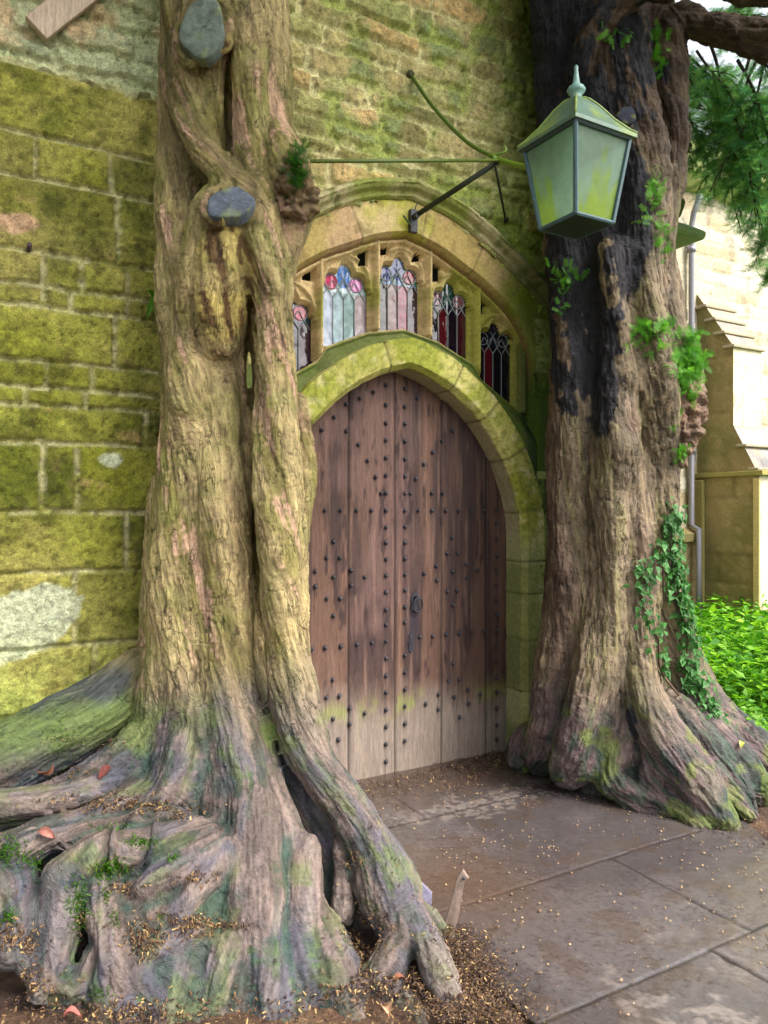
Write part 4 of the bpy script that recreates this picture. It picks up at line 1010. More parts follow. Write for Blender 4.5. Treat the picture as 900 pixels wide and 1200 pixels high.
ch([(700, 110, 4.35, .12), (742, 40, 4.3, .10), (790, 22, 4.26, .075), (850, 38, 4.2, .072), (930, 52, 4.1, .07), (1080, 60, 4.0, .07), (1300, 20, 3.9, .07)], .03)
ch([(672, 90, 4.16, .06), (690, 40, 4.1, .06), (735, 2, 4.05, .05), (800, -18, 4.0, .05), (900, -8, 3.9, .05), (1100, -20, 3.8, .06)], .02)
ch([(700, -300, 4.4, .2), (560, -560, 3.6, .12), (380, -800, 2.6, .09)], .05)
yewR = empty('yew_tree', tuple(P(715, 960, 4.3) * np.array([1, 1, 0])))
tag(yewR, 'thick single-trunk yew with black sap streaks and ivy on the right of the door', 'tree', 'old yews flanking the church door')
def colR(p, d, nrm, big, med, fin, cr, rough, hol):
    z = p[:, 2]
    n1 = fbm(p, 2.4, 4, 101); n2 = fbm(p, 9, 4, 102); n3 = lic(p, d, 12., .45, 16., 9); n4 = lic(p, d, 34., .25, 18., 9); n5 = fbm(p, 5, 4, 103)
    c = mix(C(122, 106, 84), C(92, 80, 62), sm(-.4, .8, n3)); c = mix(c, C(124, 118, 70), sm(.2, 1.2, n4) * .45); c = mix(c, C(146, 122, 104), sm(.9, 1.6, n3 + n4 * .4) * .5)
    lf = sm(1.10, .92, p[:, 0] + (n1 - .5) * .3); c = mix(c, C(84, 62, 54), lf * .6)
    top = sm(2.9, 3.6, z + (n1 - .5) * .8); c = mix(c, mix(C(84, 60, 46), C(50, 40, 34), n2), top * .85)
    lo = mix(C(92, 76, 78), C(52, 56, 56), sm(-.4, .6, n3)); lo = mix(lo, C(40, 68, 56), sm(.1, .9, n4 + (n1 - .5) * 2) * .7); lo = mix(lo, C(124, 104, 94), sm(.56, .68, n5) * .5); lo = mix(lo, C(96, 112, 34), sm(.55, .66, n2) * .6)
    k = sm(.75, .3, z + (n1 - .5) * .5); c = mix(c, lo, k * .9)
    sap = sm(.34, .42, np.clip(blob(p, 664, 380, 4.1, .15, .48) * 1.3 + 1.2 * blob(p, 710, 380, 4.05, .13, .55) + 1.2 * blob(p, 690, 250, 4.1, .30, .34) + 1.1 * blob(p, 740, 90, 4.05, .32, .55) + 1.1 * blob(p, 640, 80, 4.1, .3, .6) + .8 * blob(p, 650, 420, 4.1, .12, .3) + .55 * blob(p, 735, 860, 3.9, .10, .22), 0, 1.3) * (.62 + .26 * np.clip(lic(p, d, 11., .9, 26., 13), -1.4, 1.4) + .10 * np.clip(n4, -1.5, 1.5) + .6 * (n2 - .5)))
    c = mix(c, mix(C(12, 14, 20), C(34, 34, 46), n5), sap * .96)
    bu = blob(p, 812, 500, 4.05, .10, .26); bm = sm(.3, .65, bu); c = mix(c, mix(C(92, 66, 54), C(140, 104, 88), n2), bm * .6)
    fis = sm(.22, .02, np.abs(med)) * sm(.36, .6, fbm(p, 11, 3, 8)); c = mix(c, c * .34, fis * .85); c = c * np.clip(1 + .13 * fin + .08 * cr, .5, 1.5)[:, None]
    c = c * np.array([.84, .85, .86])
    return c, bm * (fbm(p, 22, 3, 106) - .5) * .12 + top * (n2 - .5) * .06
trunkR, VR, QR = build_trunk('trunk', RT, (.25, 2.3, -.12), (2.75, 5.1, 6.2), .026, yewR, colR, (.013, .0060, .0022, .0012, .018), 2, .12)
mb = MB(); kn = disc('knot_hole', P(735, 135, 3.93), (.1, -1, 0), .05, .045, 0, yewR, (40, 44, 60), .0)

dg = bpy.context.evaluated_depsgraph_get()
bvL = BVHTree.FromObject(trunkL, dg); bvR = BVHTree.FromObject(trunkR, dg)
CAMP = Vector((0, 0, CAMZ))
def offL(ob_bvh, p, d): return ob_bvh.ray_cast(Vector(p), Vector(d))
rootL = Vector(yewL.location); rootR = Vector(yewR.location)

# ------------------------------------------------------------------ instanced-into-one-mesh helper
def scatter(name, tmpl, tf, pos, nrm, scale, mat, cols, roll=None, updir=None, parent=None, jit=0.0):
    """copies of a small template (x across, y along, z out), baked into one mesh"""
    pos = np.asarray(pos, float); k = len(pos); nrm = np.asarray(nrm, float); nrm = nrm / (np.linalg.norm(nrm, axis=1)[:, None] + 1e-9)
    if updir is None:
        t = rng.normal(size=(k, 3))
    else: t = np.asarray(updir, float)
    y = t - nrm * (t * nrm).sum(1)[:, None]; y /= np.linalg.norm(y, axis=1)[:, None] + 1e-9; x = np.cross(y, nrm)
    tmpl = np.asarray(tmpl, float); sc = np.broadcast_to(np.asarray(scale, float), k)
    V = pos[:, None] + sc[:, None, None] * (tmpl[None, :, 0:1] * x[:, None] + tmpl[None, :, 1:2] * y[:, None] + tmpl[None, :, 2:3] * nrm[:, None])
    tf = np.asarray(tf); Fq = (tf[None] + (np.arange(k) * len(tmpl))[:, None, None]).reshape(-1, tf.shape[1])
    cc = np.repeat(np.asarray(cols, float), len(tmpl), 0)
    o = mesh_np(name, V.reshape(-1, 3), Fq, mat, None, cc, False)
    if parent: adopt(o, parent)
    return o
leafT = [(0, 0, 0), (.28, .35, .08), (0, .45, -.02), (-.28, .35, .08), (0, 1, .05)]
leafF = [(0, 1, 4, 2), (0, 2, 4, 3)]
# yew spray: stem with flat needles
def spray_template(nn_=9):
    V = []; Fq = []
    def quad(a, b, w):
        a = np.array(a); b = np.array(b); d = b - a; n = np.array([-d[1], d[0], 0]); n = n / (np.linalg.norm(n) + 1e-9) * w
        k = len(V); V.extend([a - n * .6, a + n * .6, b + n * .25, b - n * .25]); Fq.append((k, k + 1, k + 2, k + 3))
    quad((0, 0, 0), (0, 1, -.1), .018)
    for i in range(nn_):
        y = .08 + i / nn_ * .9; l = .30 * (1 - .55 * i / nn_) + .05
        for e in (-1, 1): quad((0, y, -.1 * y), (e * l, y + l * .55, -.1 * y + .04 * ((i * 7) % 3 - 1)), .045)
    return np.array(V), np.array(Fq)
spT, spF = spray_template()

# hanging foliage of the right yew (top right) with its twigs
def yew_twigs(name, starts, root, seed, spray_len=.085, dens=26, droop=.5, colA=(46, 92, 62), colB=(96, 140, 60)):
    r = np.random.default_rng(seed); mb = MB(); pos = []; nr_ = []; up = []; cl = []
    for (p0, dr, L_) in starts:
        p0 = np.array(p0, float); d = np.array(dr, float); d /= np.linalg.norm(d); pts = [p0]; k = 9
        for i in range(k):
            d = d + np.array([0, 0, -droop / k]) + r.normal(size=3) * .10; d /= np.linalg.norm(d); pts.append(pts[-1] + d * L_ / k)
        pts = np.array(pts); mb.tube(pts, np.linspace(.010, .003, len(pts)) * (L_ / .8) ** .5, 5, C(60, 48, 40))
        for i in range(2, len(pts)):
            for e in (-1, 1):
                t = pts[i] - pts[i - 1]; t /= np.linalg.norm(t); sdv = np.cross(t, [0, 0, 1.]) * e + t * .7 + r.normal(size=3) * .25; sdv /= np.linalg.norm(sdv)
                bl = L_ * r.uniform(.22, .42) * (1.15 - i / len(pts)); q = pts[i].copy(); sub_ = [q.copy()]; dd_ = sdv
                for j in range(5):
                    dd_ = dd_ + np.array([0, 0, -.12]) + r.normal(size=3) * .12; dd_ /= np.linalg.norm(dd_); q = q + dd_ * bl / 5; sub_.append(q.copy())
                    for m_ in range(max(1, int(dens * bl / 5 / .1))):
                        pos.append(q - dd_ * bl / 5 * r.random() + r.normal(size=3) * .012); up.append(dd_ + r.normal(size=3) * .55); nr_.append(np.array([0, 0, 1.]) + r.normal(size=3) * .45)
                        t_ = r.random(); cl.append(lin(np.array(colA) * (1 - t_) + np.array(colB) * t_, r.uniform(.7, 1.2)))
                mb.tube(np.array(sub_), np.linspace(.004, .0015, len(sub_)), 4, C(60, 48, 40))
    o1 = scatter(name, spT, spF, pos, nr_, r.uniform(.7, 1.3, len(pos)) * spray_len, M['leaf'], cl, updir=up, parent=root)
    o2 = mb.build('twigs', M['bark'], root, True)
    return o1
st = []
r_ = np.random.default_rng(5)
for (px, py, Yd, dx, dz, L_) in [(795, 60, 5.2, .6, -.6, .9), (830, 60, 5.0, .5, -.7, 1.0), (870, 66, 4.9, .35, -.8, 1.1), (905, 70, 4.9, .1, -1, 1.2), (880, 60, 5.4, -.3, -.9, 1.1), (790, 90, 5.6, .8, -.4, .9), (930, 90, 5.1, -.4, -.7, 1.1),
                                 (800, 120, 5.5, .6, -.5, .8), (830, 125, 5.2, .5, -.7, .85), (860, 125, 5.0, .1, -.9, .85), (900, 130, 5.1, -.3, -.9, .9), (800, 55, 5.0, .1, -.5, .55), (845, 20, 4.9, .8, -.1, .8), (800, 15, 5.0, .8, .1, .8), (880, 20, 4.9, .5, -.2, .7),
                                 (935, 235, 4.8, -.5, -.5, .45), (930, 285, 5.0, -.5, -.5, .35), (800, 140, 5.3, .35, -.8, .5)]:
    for q in range(2): st.append((P(px + r_.normal() * 8, py + r_.normal() * 8, Yd + r_.normal() * .1), (dx, r_.normal() * .3, dz), L_ * r_.uniform(.7, 1.05)))
yew_twigs('foliage', st, yewR, 21, dens=7, colA=(76, 140, 88), colB=(140, 190, 90))
# unseen crowns of both yews above the frame, shaped to shade the foreground
def shade_canopy(root, cx, cy, cz, rx, ry, rz, n, seed):
    r = np.random.default_rng(seed); pos = r.normal(size=(n, 3)); pos /= np.linalg.norm(pos, axis=1)[:, None]; pos *= (r.random(n) ** .4)[:, None]
    keep = fbm(pos + 5, 2.2, 2, seed) > .44; pos = pos[keep] * np.array([rx, ry, rz]) + np.array([cx, cy, cz])
    vis = 1.5 + .70 * np.maximum(pos[:, 1], 0) + .25; pos = pos[(pos[:, 2] > vis) & (pos[:, 2] > 3.6) & (pos[:, 0] < 2.9 + .6 * np.sin(pos[:, 1] * 2.))]
    nn_ = r.normal(size=(len(pos), 3)) + np.array([0, 0, 1.]); t = r.random(len(pos))[:, None]
    scatter('crown', spT, spF, pos, nn_, r.uniform(.22, .36, len(pos)), M['leaf'], lin((44, 88, 44)) * (1 - t) + lin((90, 132, 50)) * t, parent=root)
shade_canopy(yewR, 1.9, 3.0, 6.8, 3.4, 3.6, 2.0, 12000, 31)
shade_canopy(yewL, -1.6, 2.6, 6.8, 2.8, 3.0, 2.0, 6000, 32)

# sprouts of fresh needles on the right trunk, and on the left burl
def surf_pts(bvh, px, py, rx, ry, n, seed, inset=0.):
    r = np.random.default_rng(seed); out = []
    for _ in range(n):
        a = px + r.normal() * rx; b_ = py + r.normal() * ry
        d = Vector(P(a, b_, 1.) - np.array([0, 0, CAMZ])).normalized()
        h = bvh.ray_cast(CAMP, d)
        if h[0] is not None: out.append((np.array(h[0]), np.array(h[1])))
    return out
def sprout(root, spots, name='sprouts', sl=.035, cA=(60, 130, 30), cB=(120, 180, 50)):
    pos, nr_, up, cl = [], [], [], []; r = np.random.default_rng(len(spots))
    for bvh, px, py, rx, ry, n, k in spots:
        for (p, nn_) in surf_pts(bvh, px, py, rx, ry, n, int(px + py)):
            for _ in range(k):
                dr = nn_ * .8 + np.array([0, 0, .8]) + r.normal(size=3) * .6; dr /= np.linalg.norm(dr); L_ = r.uniform(.3, 1.1) * sl * 2.2
                for j in range(3):
                    pos.append(p + dr * L_ * j / 3); up.append(dr + r.normal(size=3) * .4); nr_.append(nn_ + r.normal(size=3) * .6); t = r.random(); cl.append(lin(np.array(cA) * (1 - t) + np.array(cB) * t))
    return scatter(name, spT, spF, pos, nr_, r.uniform(.7, 1.4, len(pos)) * sl, M['leaf'], cl, updir=up, parent=root)
sprout(yewR, [(bvR, 812, 425, 8, 22, 60, 3), (bvR, 748, 402, 9, 7, 7, 3), (bvR, 778, 388, 7, 6, 5, 3), (bvR, 762, 228, 6, 16, 9, 2), (bvR, 772, 290, 5, 22, 9, 2), (bvR, 772, 70, 5, 16, 9, 2), (bvR, 712, 55, 12, 12, 4, 2), (bvR, 793, 537, 6, 4, 5, 2), (bvR, 655, 335, 14, 14, 8, 2)], sl=.045)
sprout(yewL, [(bvL, 349, 200, 3, 14, 26, 3)], cA=(30, 70, 16), cB=(70, 120, 26), sl=.03)

# ------------------------------------------------------------------ ivy on the right trunk
ivyT = [(0, 0, 0), (.42, .10, .06), (.30, .42, .05), (0, .35, -.03), (-.30, .42, .05), (-.42, .10, .06), (0, 1., .02)]
ivyF = [(0, 1, 2, 3), (0, 3, 4, 5), (3, 2, 6, 6), (3, 6, 4, 4)]
ivyF = [(0, 1, 2, 3), (0, 3, 4, 5), (3, 2, 6, 4)]
ivy = empty('ivy_plant', tuple(P(815, 860, 4.1) * np.array([1, 1, 0])))
tag(ivy, 'ivy with glossy and fresh green leaves climbing the right side of the right yew', 'ivy')
path = [(838, 842), (822, 810), (808, 785), (812, 755), (806, 720), (800, 690), (794, 660), (788, 630), (786, 600)]
pos, nr_, cl = [], [], []
rI = np.random.default_rng(9)
def near_surf(px, py, Yg):
    g = Vector(P(px, py, Yg)); h = bvR.find_nearest(g); return np.array(h[0]), np.array(h[1])
mbi = MB()
for (plist, wid, n, yg) in ((path, 8, 560, 4.05), ([(800, 800), (782, 770), (766, 745), (756, 715), (752, 680), (757, 660)], 6, 110, 3.95), ([(790, 690), (775, 650), (773, 640)], 5, 40, 4.0)):
    pl_ = spline([(a, b_, 0) for a, b_ in plist], 60)
    stem = []
    for i in range(n):
        q = pl_[rI.integers(0, 60)]; a = q[0] + rI.normal() * wid; b_ = q[1] + rI.normal() * 7
        p, nn_ = near_surf(a, b_, yg); nn_ = nn_ + np.array([.2, -.5, .2]); nn_ /= np.linalg.norm(nn_)
        pos.append(p + nn_ * rI.uniform(.01, .06)); nr_.append(nn_ + rI.normal(size=3) * .35)
        fresh = sm(720, 660, b_) if wid > 10 else .2
        cA = np.array([40, 84, 44]) if rI.random() > .45 else np.array([80, 128, 84]); cB = np.array([110, 190, 30])
        cl.append(lin(cA * (1 - fresh) + cB * fresh, rI.uniform(.75, 1.2)))
    for i in range(0, 60, 3):
        p, nn_ = near_surf(pl_[i][0], pl_[i][1], yg); stem.append(p + nn_ * .008)
    mbi.tube(np.array(stem), .006, 6, C(98, 78, 60))
scatter('leaves', ivyT, ivyF, pos, nr_, rI.uniform(.024, .046, len(pos)), M['leaf'], cl, updir=np.tile([0, 0, -1.], (len(pos), 1)) + rI.normal(size=(len(pos), 3)) * .5, parent=ivy)
mbi.build('stem', M['bark'], ivy, True)

# ------------------------------------------------------------------ ground
def ground_h(x, y):
    """gentle bank rising beyond the right yew"""
    return .14 * sm(2.2, 3.6, x) * sm(4.4, 6.0, y)
xs = np.r_[np.linspace(-200, -6, 14), np.arange(-5.5, 8.5, .07), np.linspace(9.5, 300, 16)]; ys = np.r_[np.linspace(-60, 0, 8), np.arange(.6, 11, .07), np.linspace(12, 400, 18)]
gx, gy = np.meshgrid(xs, ys, indexing='ij'); x = gx.ravel(); y = gy.ravel(); p = np.stack([x, y, x * 0], 1)
far = sm(9, 14, np.hypot(x, y)); zz = ground_h(x, y) + (fbm(p, 3, 4, 111) - .5) * .04 * (1 - far) - .012
gcol = mix(C(84, 62, 46), C(58, 42, 34), sm(.35, .6, fbm(p, 6, 4, 112))); gcol = mix(gcol, C(120, 96, 70), sm(.6, .75, fbm(p, 20, 3, 113)) * .6)
gg = np.clip(sm(2.0, 2.7, x + (fbm(p, 3, 3, 114) - .5)) * sm(3.9, 4.6, y) + far, 0, 1); gcol = mix(gcol, C(70, 110, 24), gg)
ground = tag(mesh_np('ground', np.stack([x, y, zz], 1), grid_faces(len(xs), len(ys)), M['soil'], None, gcol), kind='structure')

# paving
a_ = np.arange(-.75, 3.4, .0085); b_ = np.arange(-.02, 4.0, .0085)
gs, gn = np.meshgrid(a_, b_, indexing='ij'); s = gs.ravel(); n_ = gn.ravel(); p = np.stack([s, n_, s * 0], 1)
wob = (fbm(p, 8, 3, 121) - .5) * .014
lv = [-.2, .64, 1.40, 2.06, 2.75, 3.5, 4.7]; js = {0: np.array([-.2, 1.1, 2.4]), 1: np.array([-.9, 1.5, 2.6]), 2: np.array([-.75, .25, 1.35, 2.5]), 3: np.array([-.8, .02, 1.0, 2.1]), 4: np.array([-.5, .5, 1.6]), 5: np.array([-.2, .9, 2.])}
js = {k: np.r_[-9., v, 9.] for k, v in js.items()}; 
d, r, c = pattern(s + wob, n_ + wob * .7, lv, js)
n1 = fbm(p, 2.2, 4, 122); n2 = fbm(p, 9, 4, 123); n3 = fbm(p, 40, 3, 124)
h1 = hashr(r, c, 9)
jo = 1 - sm(.002, .0085, d + (fbm(p, 30, 2, 127) - .5) * .006)
hz_ = .006 + (n1 - .5) * .014 + (n2 - .5) * .006 + (n3 - .5) * .0022 - jo * .005 + (h1 - .5) * .006
pc = mix(C(106, 102, 104), C(90, 86, 88), sm(.38, .6, n1)); pc = mix(pc, C(92, 76, 62), sm(.54, .68, n2) * .45); pc = mix(pc, C(76, 68, 66), sm(.6, .75, n3) * .5)
pc = pc * (.9 + .2 * h1)[:, None]
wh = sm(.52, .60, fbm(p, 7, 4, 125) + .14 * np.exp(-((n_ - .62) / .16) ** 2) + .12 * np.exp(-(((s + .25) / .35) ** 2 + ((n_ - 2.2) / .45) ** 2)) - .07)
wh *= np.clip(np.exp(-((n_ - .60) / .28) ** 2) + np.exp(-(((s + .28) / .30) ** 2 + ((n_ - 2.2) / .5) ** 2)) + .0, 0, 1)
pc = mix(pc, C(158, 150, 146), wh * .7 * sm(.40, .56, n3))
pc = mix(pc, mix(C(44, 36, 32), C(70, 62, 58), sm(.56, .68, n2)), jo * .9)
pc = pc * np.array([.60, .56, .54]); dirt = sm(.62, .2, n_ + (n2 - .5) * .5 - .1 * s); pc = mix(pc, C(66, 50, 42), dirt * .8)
pc = mix(pc, C(56, 48, 46), sm(.6, .75, fbm(p, 90, 2, 126)) * .5); dirt2 = np.exp(-(((s + .45) / .3) ** 2 + ((n_ - 1.25) / .35) ** 2)); pc = mix(pc, C(84, 64, 48), dirt2 * .7)
xy = W(s, hz_, n_)
dR = np.hypot(xy[:, 0] - 2.35, xy[:, 1] - 3.6); keepv = ~((xy[:, 0] > 1.75) & (xy[:, 1] > 3.25 + (n2 - .5) * .4 + .25 * (2.2 - xy[:, 0])))
keepv &= xy[:, 1] > .9
Fq = grid_faces(len(a_), len(b_)); Fq = Fq[keepv[Fq].all(1)]
used = np.zeros(len(s), bool); used[Fq.ravel()] = True; rem = np.cumsum(used) - 1
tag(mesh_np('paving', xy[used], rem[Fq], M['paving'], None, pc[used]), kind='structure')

# ------------------------------------------------------------------ litter, gravel, moss
def drop(x, y):
    """highest of ground and roots under a point, with its normal"""
    z0 = .0; n0 = np.array([0, 0, 1.])
    for bv in (bvL, bvR):
        h = bv.ray_cast(Vector((x, y, 1.1)), Vector((0, 0, -1)))
        if h[0] is not None and h[0].z > z0 and h[0].z < 1.0: z0 = h[0].z; n0 = np.array(h[1])
    return z0, n0
litT = [(-.2, -.6, 0), (.2, -.5, .06), (.16, .6, 0), (-.18, .5, .08)]; litF = [(0, 1, 2, 3)]
rl = np.random.default_rng(13)
pal = [(76, 56, 42), (92, 68, 48), (60, 44, 36), (112, 86, 58), (50, 37, 33), (134, 106, 70)]
pos, nr_, cl, sc = [], [], [], []
def lit(x, y, size, bright=.15, lift=.004):
    z0, n0 = drop(x, y)
    if z0 > .03 and rl.random() > .04: return
    if z0 > 0 and n0[2] < .5: return
    zb_ = z0 if z0 > 0 else ground_h(x, y) + .012
    pos.append((x, y, zb_ + lift + rl.random() * .008)); nr_.append(n0 + rl.normal(size=3) * .45); sc.append(size * rl.uniform(.35, 1.45))
    c_ = pal[rl.integers(0, 5)] if rl.random() > bright * .45 else (164, 136, 88); cl.append(lin(c_, rl.uniform(.7, 1.1)))
for _ in range(5200):      # along the threshold and into the dark corner
    s_ = rl.uniform(-.5, 1.15); n0_ = abs(rl.normal()) * .20 + .01 + .05 * (s_ < .2)
    if rl.random() < .75 - .4 * (s_ < .3): q = W(s_, 0, n0_); lit(q[0], q[1], .011)
for _ in range(900):
    s_ = rl.uniform(-.4, 1.0); q = W(s_, 0, rl.uniform(.1, .9)); lit(q[0], q[1], .008)
for _ in range(8000):      # at the foot of the left roots
    t = rl.random(); q = P(560 - 25 * t + rl.normal() * 22, 1205 - 115 * t, 1); Y_ = 1350 / (1205 - 115 * t - 600)
    x_, y_ = (505 + 60 * (1 - t) + rl.normal() * 30 - 450) / 900 * Y_, Y_; lit(x_, y_, .0095, .16)
for _ in range(5000):      # front left
    x_ = rl.uniform(-1.5, .35); y_ = rl.uniform(2.1, 2.5); lit(x_, y_, .010, .2)
for _ in range(2200): x_ = rl.uniform(-.12, .12) - .08; y_ = rl.uniform(2.35, 2.8); lit(x_, y_, .010, .2)
for _ in range(1800):      # right of the right roots
    x_ = rl.uniform(1.55, 2.6); y_ = rl.uniform(3.35, 4.6); lit(x_, y_, .012, .2)
# pockets on the roots
pockets = [(120, 942, 40, 6, 260), (190, 945, 30, 5, 140), (150, 1042, 14, 5, 70), (170, 1100, 12, 12, 220), (225, 1085, 16, 8, 200), (230, 1030, 12, 4, 60), (90, 870, 16, 4, 60), (60, 905, 22, 5, 140), (120, 870, 14, 4, 60), (20, 1100, 14, 10, 200), (20, 1160, 24, 18, 500), (60, 1190, 30, 10, 300), (430, 1090, 14, 14, 300), (410, 1005, 8, 6, 50), (95, 1080, 4, 10, 60), (150, 1190, 22, 8, 200), (270, 1085, 12, 3, 50), (205, 960, 10, 3, 40)]
for (px, py, rx, ry, n) in pockets:
    for (p, nn_) in surf_pts(bvL, px, py, rx, ry, n * 2, int(px * 3 + py)):
        if nn_[2] < .25: continue
        pos.append(p + nn_ * (.004 + rl.random() * .01)); nr_.append(nn_ + rl.normal(size=3) * .5); sc.append(.009 * rl.uniform(.4, 1.5))
        c_ = pal[rl.integers(0, 6)] if rl.random() > .06 else (176, 146, 90); cl.append(lin(c_, rl.uniform(.7, 1.1)))
tag(scatter('leaf_litter', litT, litF, pos, nr_, sc, M['dead'], cl), 'brown fallen yew needles and leaf litter among the roots and along the threshold', 'leaf litter', kind='stuff')
# grit on the paving
oct_v = [(1, 0, 0), (0, 1, 0), (-1, 0, 0), (0, -1, 0), (0, 0, .8), (0, 0, -.5)]; oct_f = [(0, 1, 4, 4)]
ov = np.array([(-.5, -.45, 0), (.55, -.4, 0), (.4, .5, 0), (-.45, .4, 0), (-.3, -.25, .5), (.3, -.2, .45), (.2, .3, .5), (-.25, .25, .42)])
of = np.array([(0, 1, 5, 4), (1, 2, 6, 5), (2, 3, 7, 6), (3, 0, 4, 7), (4, 5, 6, 7)])
pos, cl, sc = [], [], []
for _ in range(1500):
    s_ = rl.uniform(-.6, 1.6); n_ = rl.uniform(.3, 3.2)
    if fbm(np.array([[s_, n_, 0]]), 3., 3, 130)[0] < .45: continue
    q = W(s_, .012, n_); pos.append(q); sc.append(rl.uniform(.004, .010)); t = rl.random(); cl.append(lin(np.array([96, 76, 56]) * (1 - t) + np.array([176, 150, 116]) * t))
tag(scatter('grit', ov, of, pos, np.tile([0, 0, 1.], (len(pos), 1)) + rl.normal(size=(len(pos), 3)) * .1, sc, M['soil'], cl), 'small stones and crumbs of soil scattered on the flagstones', 'gravel', kind='stuff')

# moss tufts
mosT = [(-.12, 0, 0), (.12, 0, 0), (.05, .15, 1.), (-.05, .1, .9)]; mosF = [(0, 1, 2, 3)]
pos, nr_, cl = [], [], []
for (px, py, rx, ry, n) in [(130, 1018, 12, 8, 900), (92, 1062, 7, 20, 900), (12, 998, 12, 10, 800), (8, 1076, 8, 5, 250), (165, 988, 12, 4, 350), (125, 1050, 3, 8, 120), (130, 970, 18, 3, 150), (204, 1006, 5, 3, 90), (75, 862, 12, 6, 150), (40, 1010, 8, 6, 300), (135, 1075, 3, 8, 120), (192, 1075, 6, 4, 60), (120, 1165, 8, 6, 80)]:
    for (p, nn_) in surf_pts(bvL, px, py, rx * .9, ry * .9, int(n * .6), int(px * 7 + py)):
        pos.append(p); nr_.append(nn_ + rl.normal(size=3) * .45 + np.array([0, 0, .3])); t = rl.random(); cl.append(lin(np.array([40, 78, 14]) * (1 - t) + np.array([104, 156, 30]) * t))
tag(scatter('moss', mosT, mosF, pos, nr_, rl.uniform(.007, .016, len(pos)), M['leaf'], cl), 'bright green moss tufts growing on the left yew roots', 'moss', kind='stuff')

# single fallen leaves
def big_leaf(px, py, L_, colr, label, bv=bvL, ground_=False):
    d = Vector(P(px, py, 1.) - np.array([0, 0, CAMZ])).normalized(); h = bv.ray_cast(CAMP, d)
    if ground_ or h[0] is None:
        Y_ = 1350 / (py - 600); p = np.array(P(px, py, Y_)); nn_ = np.array([0, 0, 1.])
    else: p = np.array(h[0]); nn_ = np.array(h[1])
    mbv = []; K = 9; ax = rl.normal(size=3); ax -= nn_ * ax.dot(nn_); ax /= np.linalg.norm(ax); bx = np.cross(nn_, ax)
    for i in range(K):
        t = i / (K - 1); w = .26 * math.sin(math.pi * min(1, t * .95 + .03)) ** .8
        for e in (-1, -.5, 0, .5, 1): mbv.append(p + ax * (t - .5) * L_ + bx * e * w * L_ + nn_ * (.012 + .02 * L_ / .1 * (e * e) + .015 * math.sin(t * 4)))
    V = np.array(mbv); o = mesh_np('fallen_leaf', V - p, grid_faces(K, 5), M['dead'], None, lin(colr) * (1 + .2 * rl.normal(size=(len(V), 1))).clip(.6, 1.4)); o.location = p
    return tag(o, label, 'leaf', 'loose leaves lying around the roots')
big_leaf(52, 898, .06, (112, 72, 54), 'red-brown curled leaf lying on the upper roots near the wall')
big_leaf(122, 908, .06, (104, 54, 48), 'dark red leaf in the hollow below the big wall root')
big_leaf(55, 980, .06, (150, 98, 86), 'pinkish leaf lying flat on the far left root')
big_leaf(452, 1190, .07, (178, 142, 112), 'pale tan leaf at the bottom tip of the left roots', ground_=True)
big_leaf(466, 1156, .05, (120, 72, 50), 'small rust-brown leaf between the forked root tips', ground_=True)
big_leaf(85, 1196, .05, (160, 92, 82), 'coral-pink leaf in the litter at the bottom left corner', ground_=True)
big_leaf(868, 874, .05, (190, 196, 90), 'yellow-green leaf beside the ivy at the right edge', bv=bvR)

# ------------------------------------------------------------------ green undergrowth at right
def pts_region(n, seed, x0, x1, y0, y1):
    r = np.random.default_rng(seed); return np.stack([r.uniform(x0, x1, n), r.uniform(y0, y1, n)], 1), r
pp, r = pts_region(5200, 41, 2.2, 6.5, 4.3, 9.0)
pos, nr_, cl, up, sc = [], [], [], [], []
for (x, y) in pp:
    if (x - .064) * .5 - (y - 4.4) * .866 < NB + .15 : continue
    if x < 2.15 + .12 * (y - 4.3) + .1 * math.sin(y * 7): continue
    near = y < 5.4
    h = .10 if near else r.uniform(.14, .40) * min(1, (y - 5.0) / .8 + .2) 
    g0 = ground_h(x, y); tip = np.array([x + r.normal() * .06, y + r.normal() * .06, g0 + h])
    k = 3 if near else 6
    for i in range(k):
        f = (i + 1) / k; a = r.uniform(0, 2 * math.pi); q = np.array([x, y, g0]) * (1 - f) + tip * f
        dr = np.array([math.cos(a), math.sin(a), r.uniform(-.2, .4)]); pos.append(q); up.append(dr); nr_.append(np.array([0, 0, 1.]) + r.normal(size=3) * .35)
        sc.append(r.uniform(.035, .12) * (1 if not near else .65)); t = r.random() ** 1.5; cl.append(lin(np.array([54, 116, 14]) * (1 - t) + np.array([150, 205, 40]) * t))
tag(scatter('nettles', leafT, leafF, pos, nr_, sc, M['leaf'], cl, updir=up), 'bright green nettles and weeds growing beyond the right yew', 'undergrowth', kind='stuff')
pp, r = pts_region(9000, 43, 1.95, 6.5, 3.9, 9.0)
pos, nr_, cl, sc = [], [], [], []
for (x, y) in pp:
    if (x - .064) * .5 - (y - 4.4) * .866 < NB + .1 or x < 2.1 + .08 * (y - 4.3): continue
    pos.append((x, y, ground_h(x, y) - .01)); nr_.append(np.array([0, 0, 1.]) + r.normal(size=3) * .35); sc.append(r.uniform(.05, .13)); t = r.random(); cl.append(lin(np.array([70, 128, 16]) * (1 - t) + np.array([150, 196, 50]) * t))
tag(scatter('grass', [(-.06, 0, 0), (.06, 0, 0), (.03, .2, 1), (-.03, .2, 1)], [(0, 1, 2, 3)], pos, nr_, sc, M['leaf'], cl), 'short grass on the bank behind the right yew', 'grass', kind='stuff')

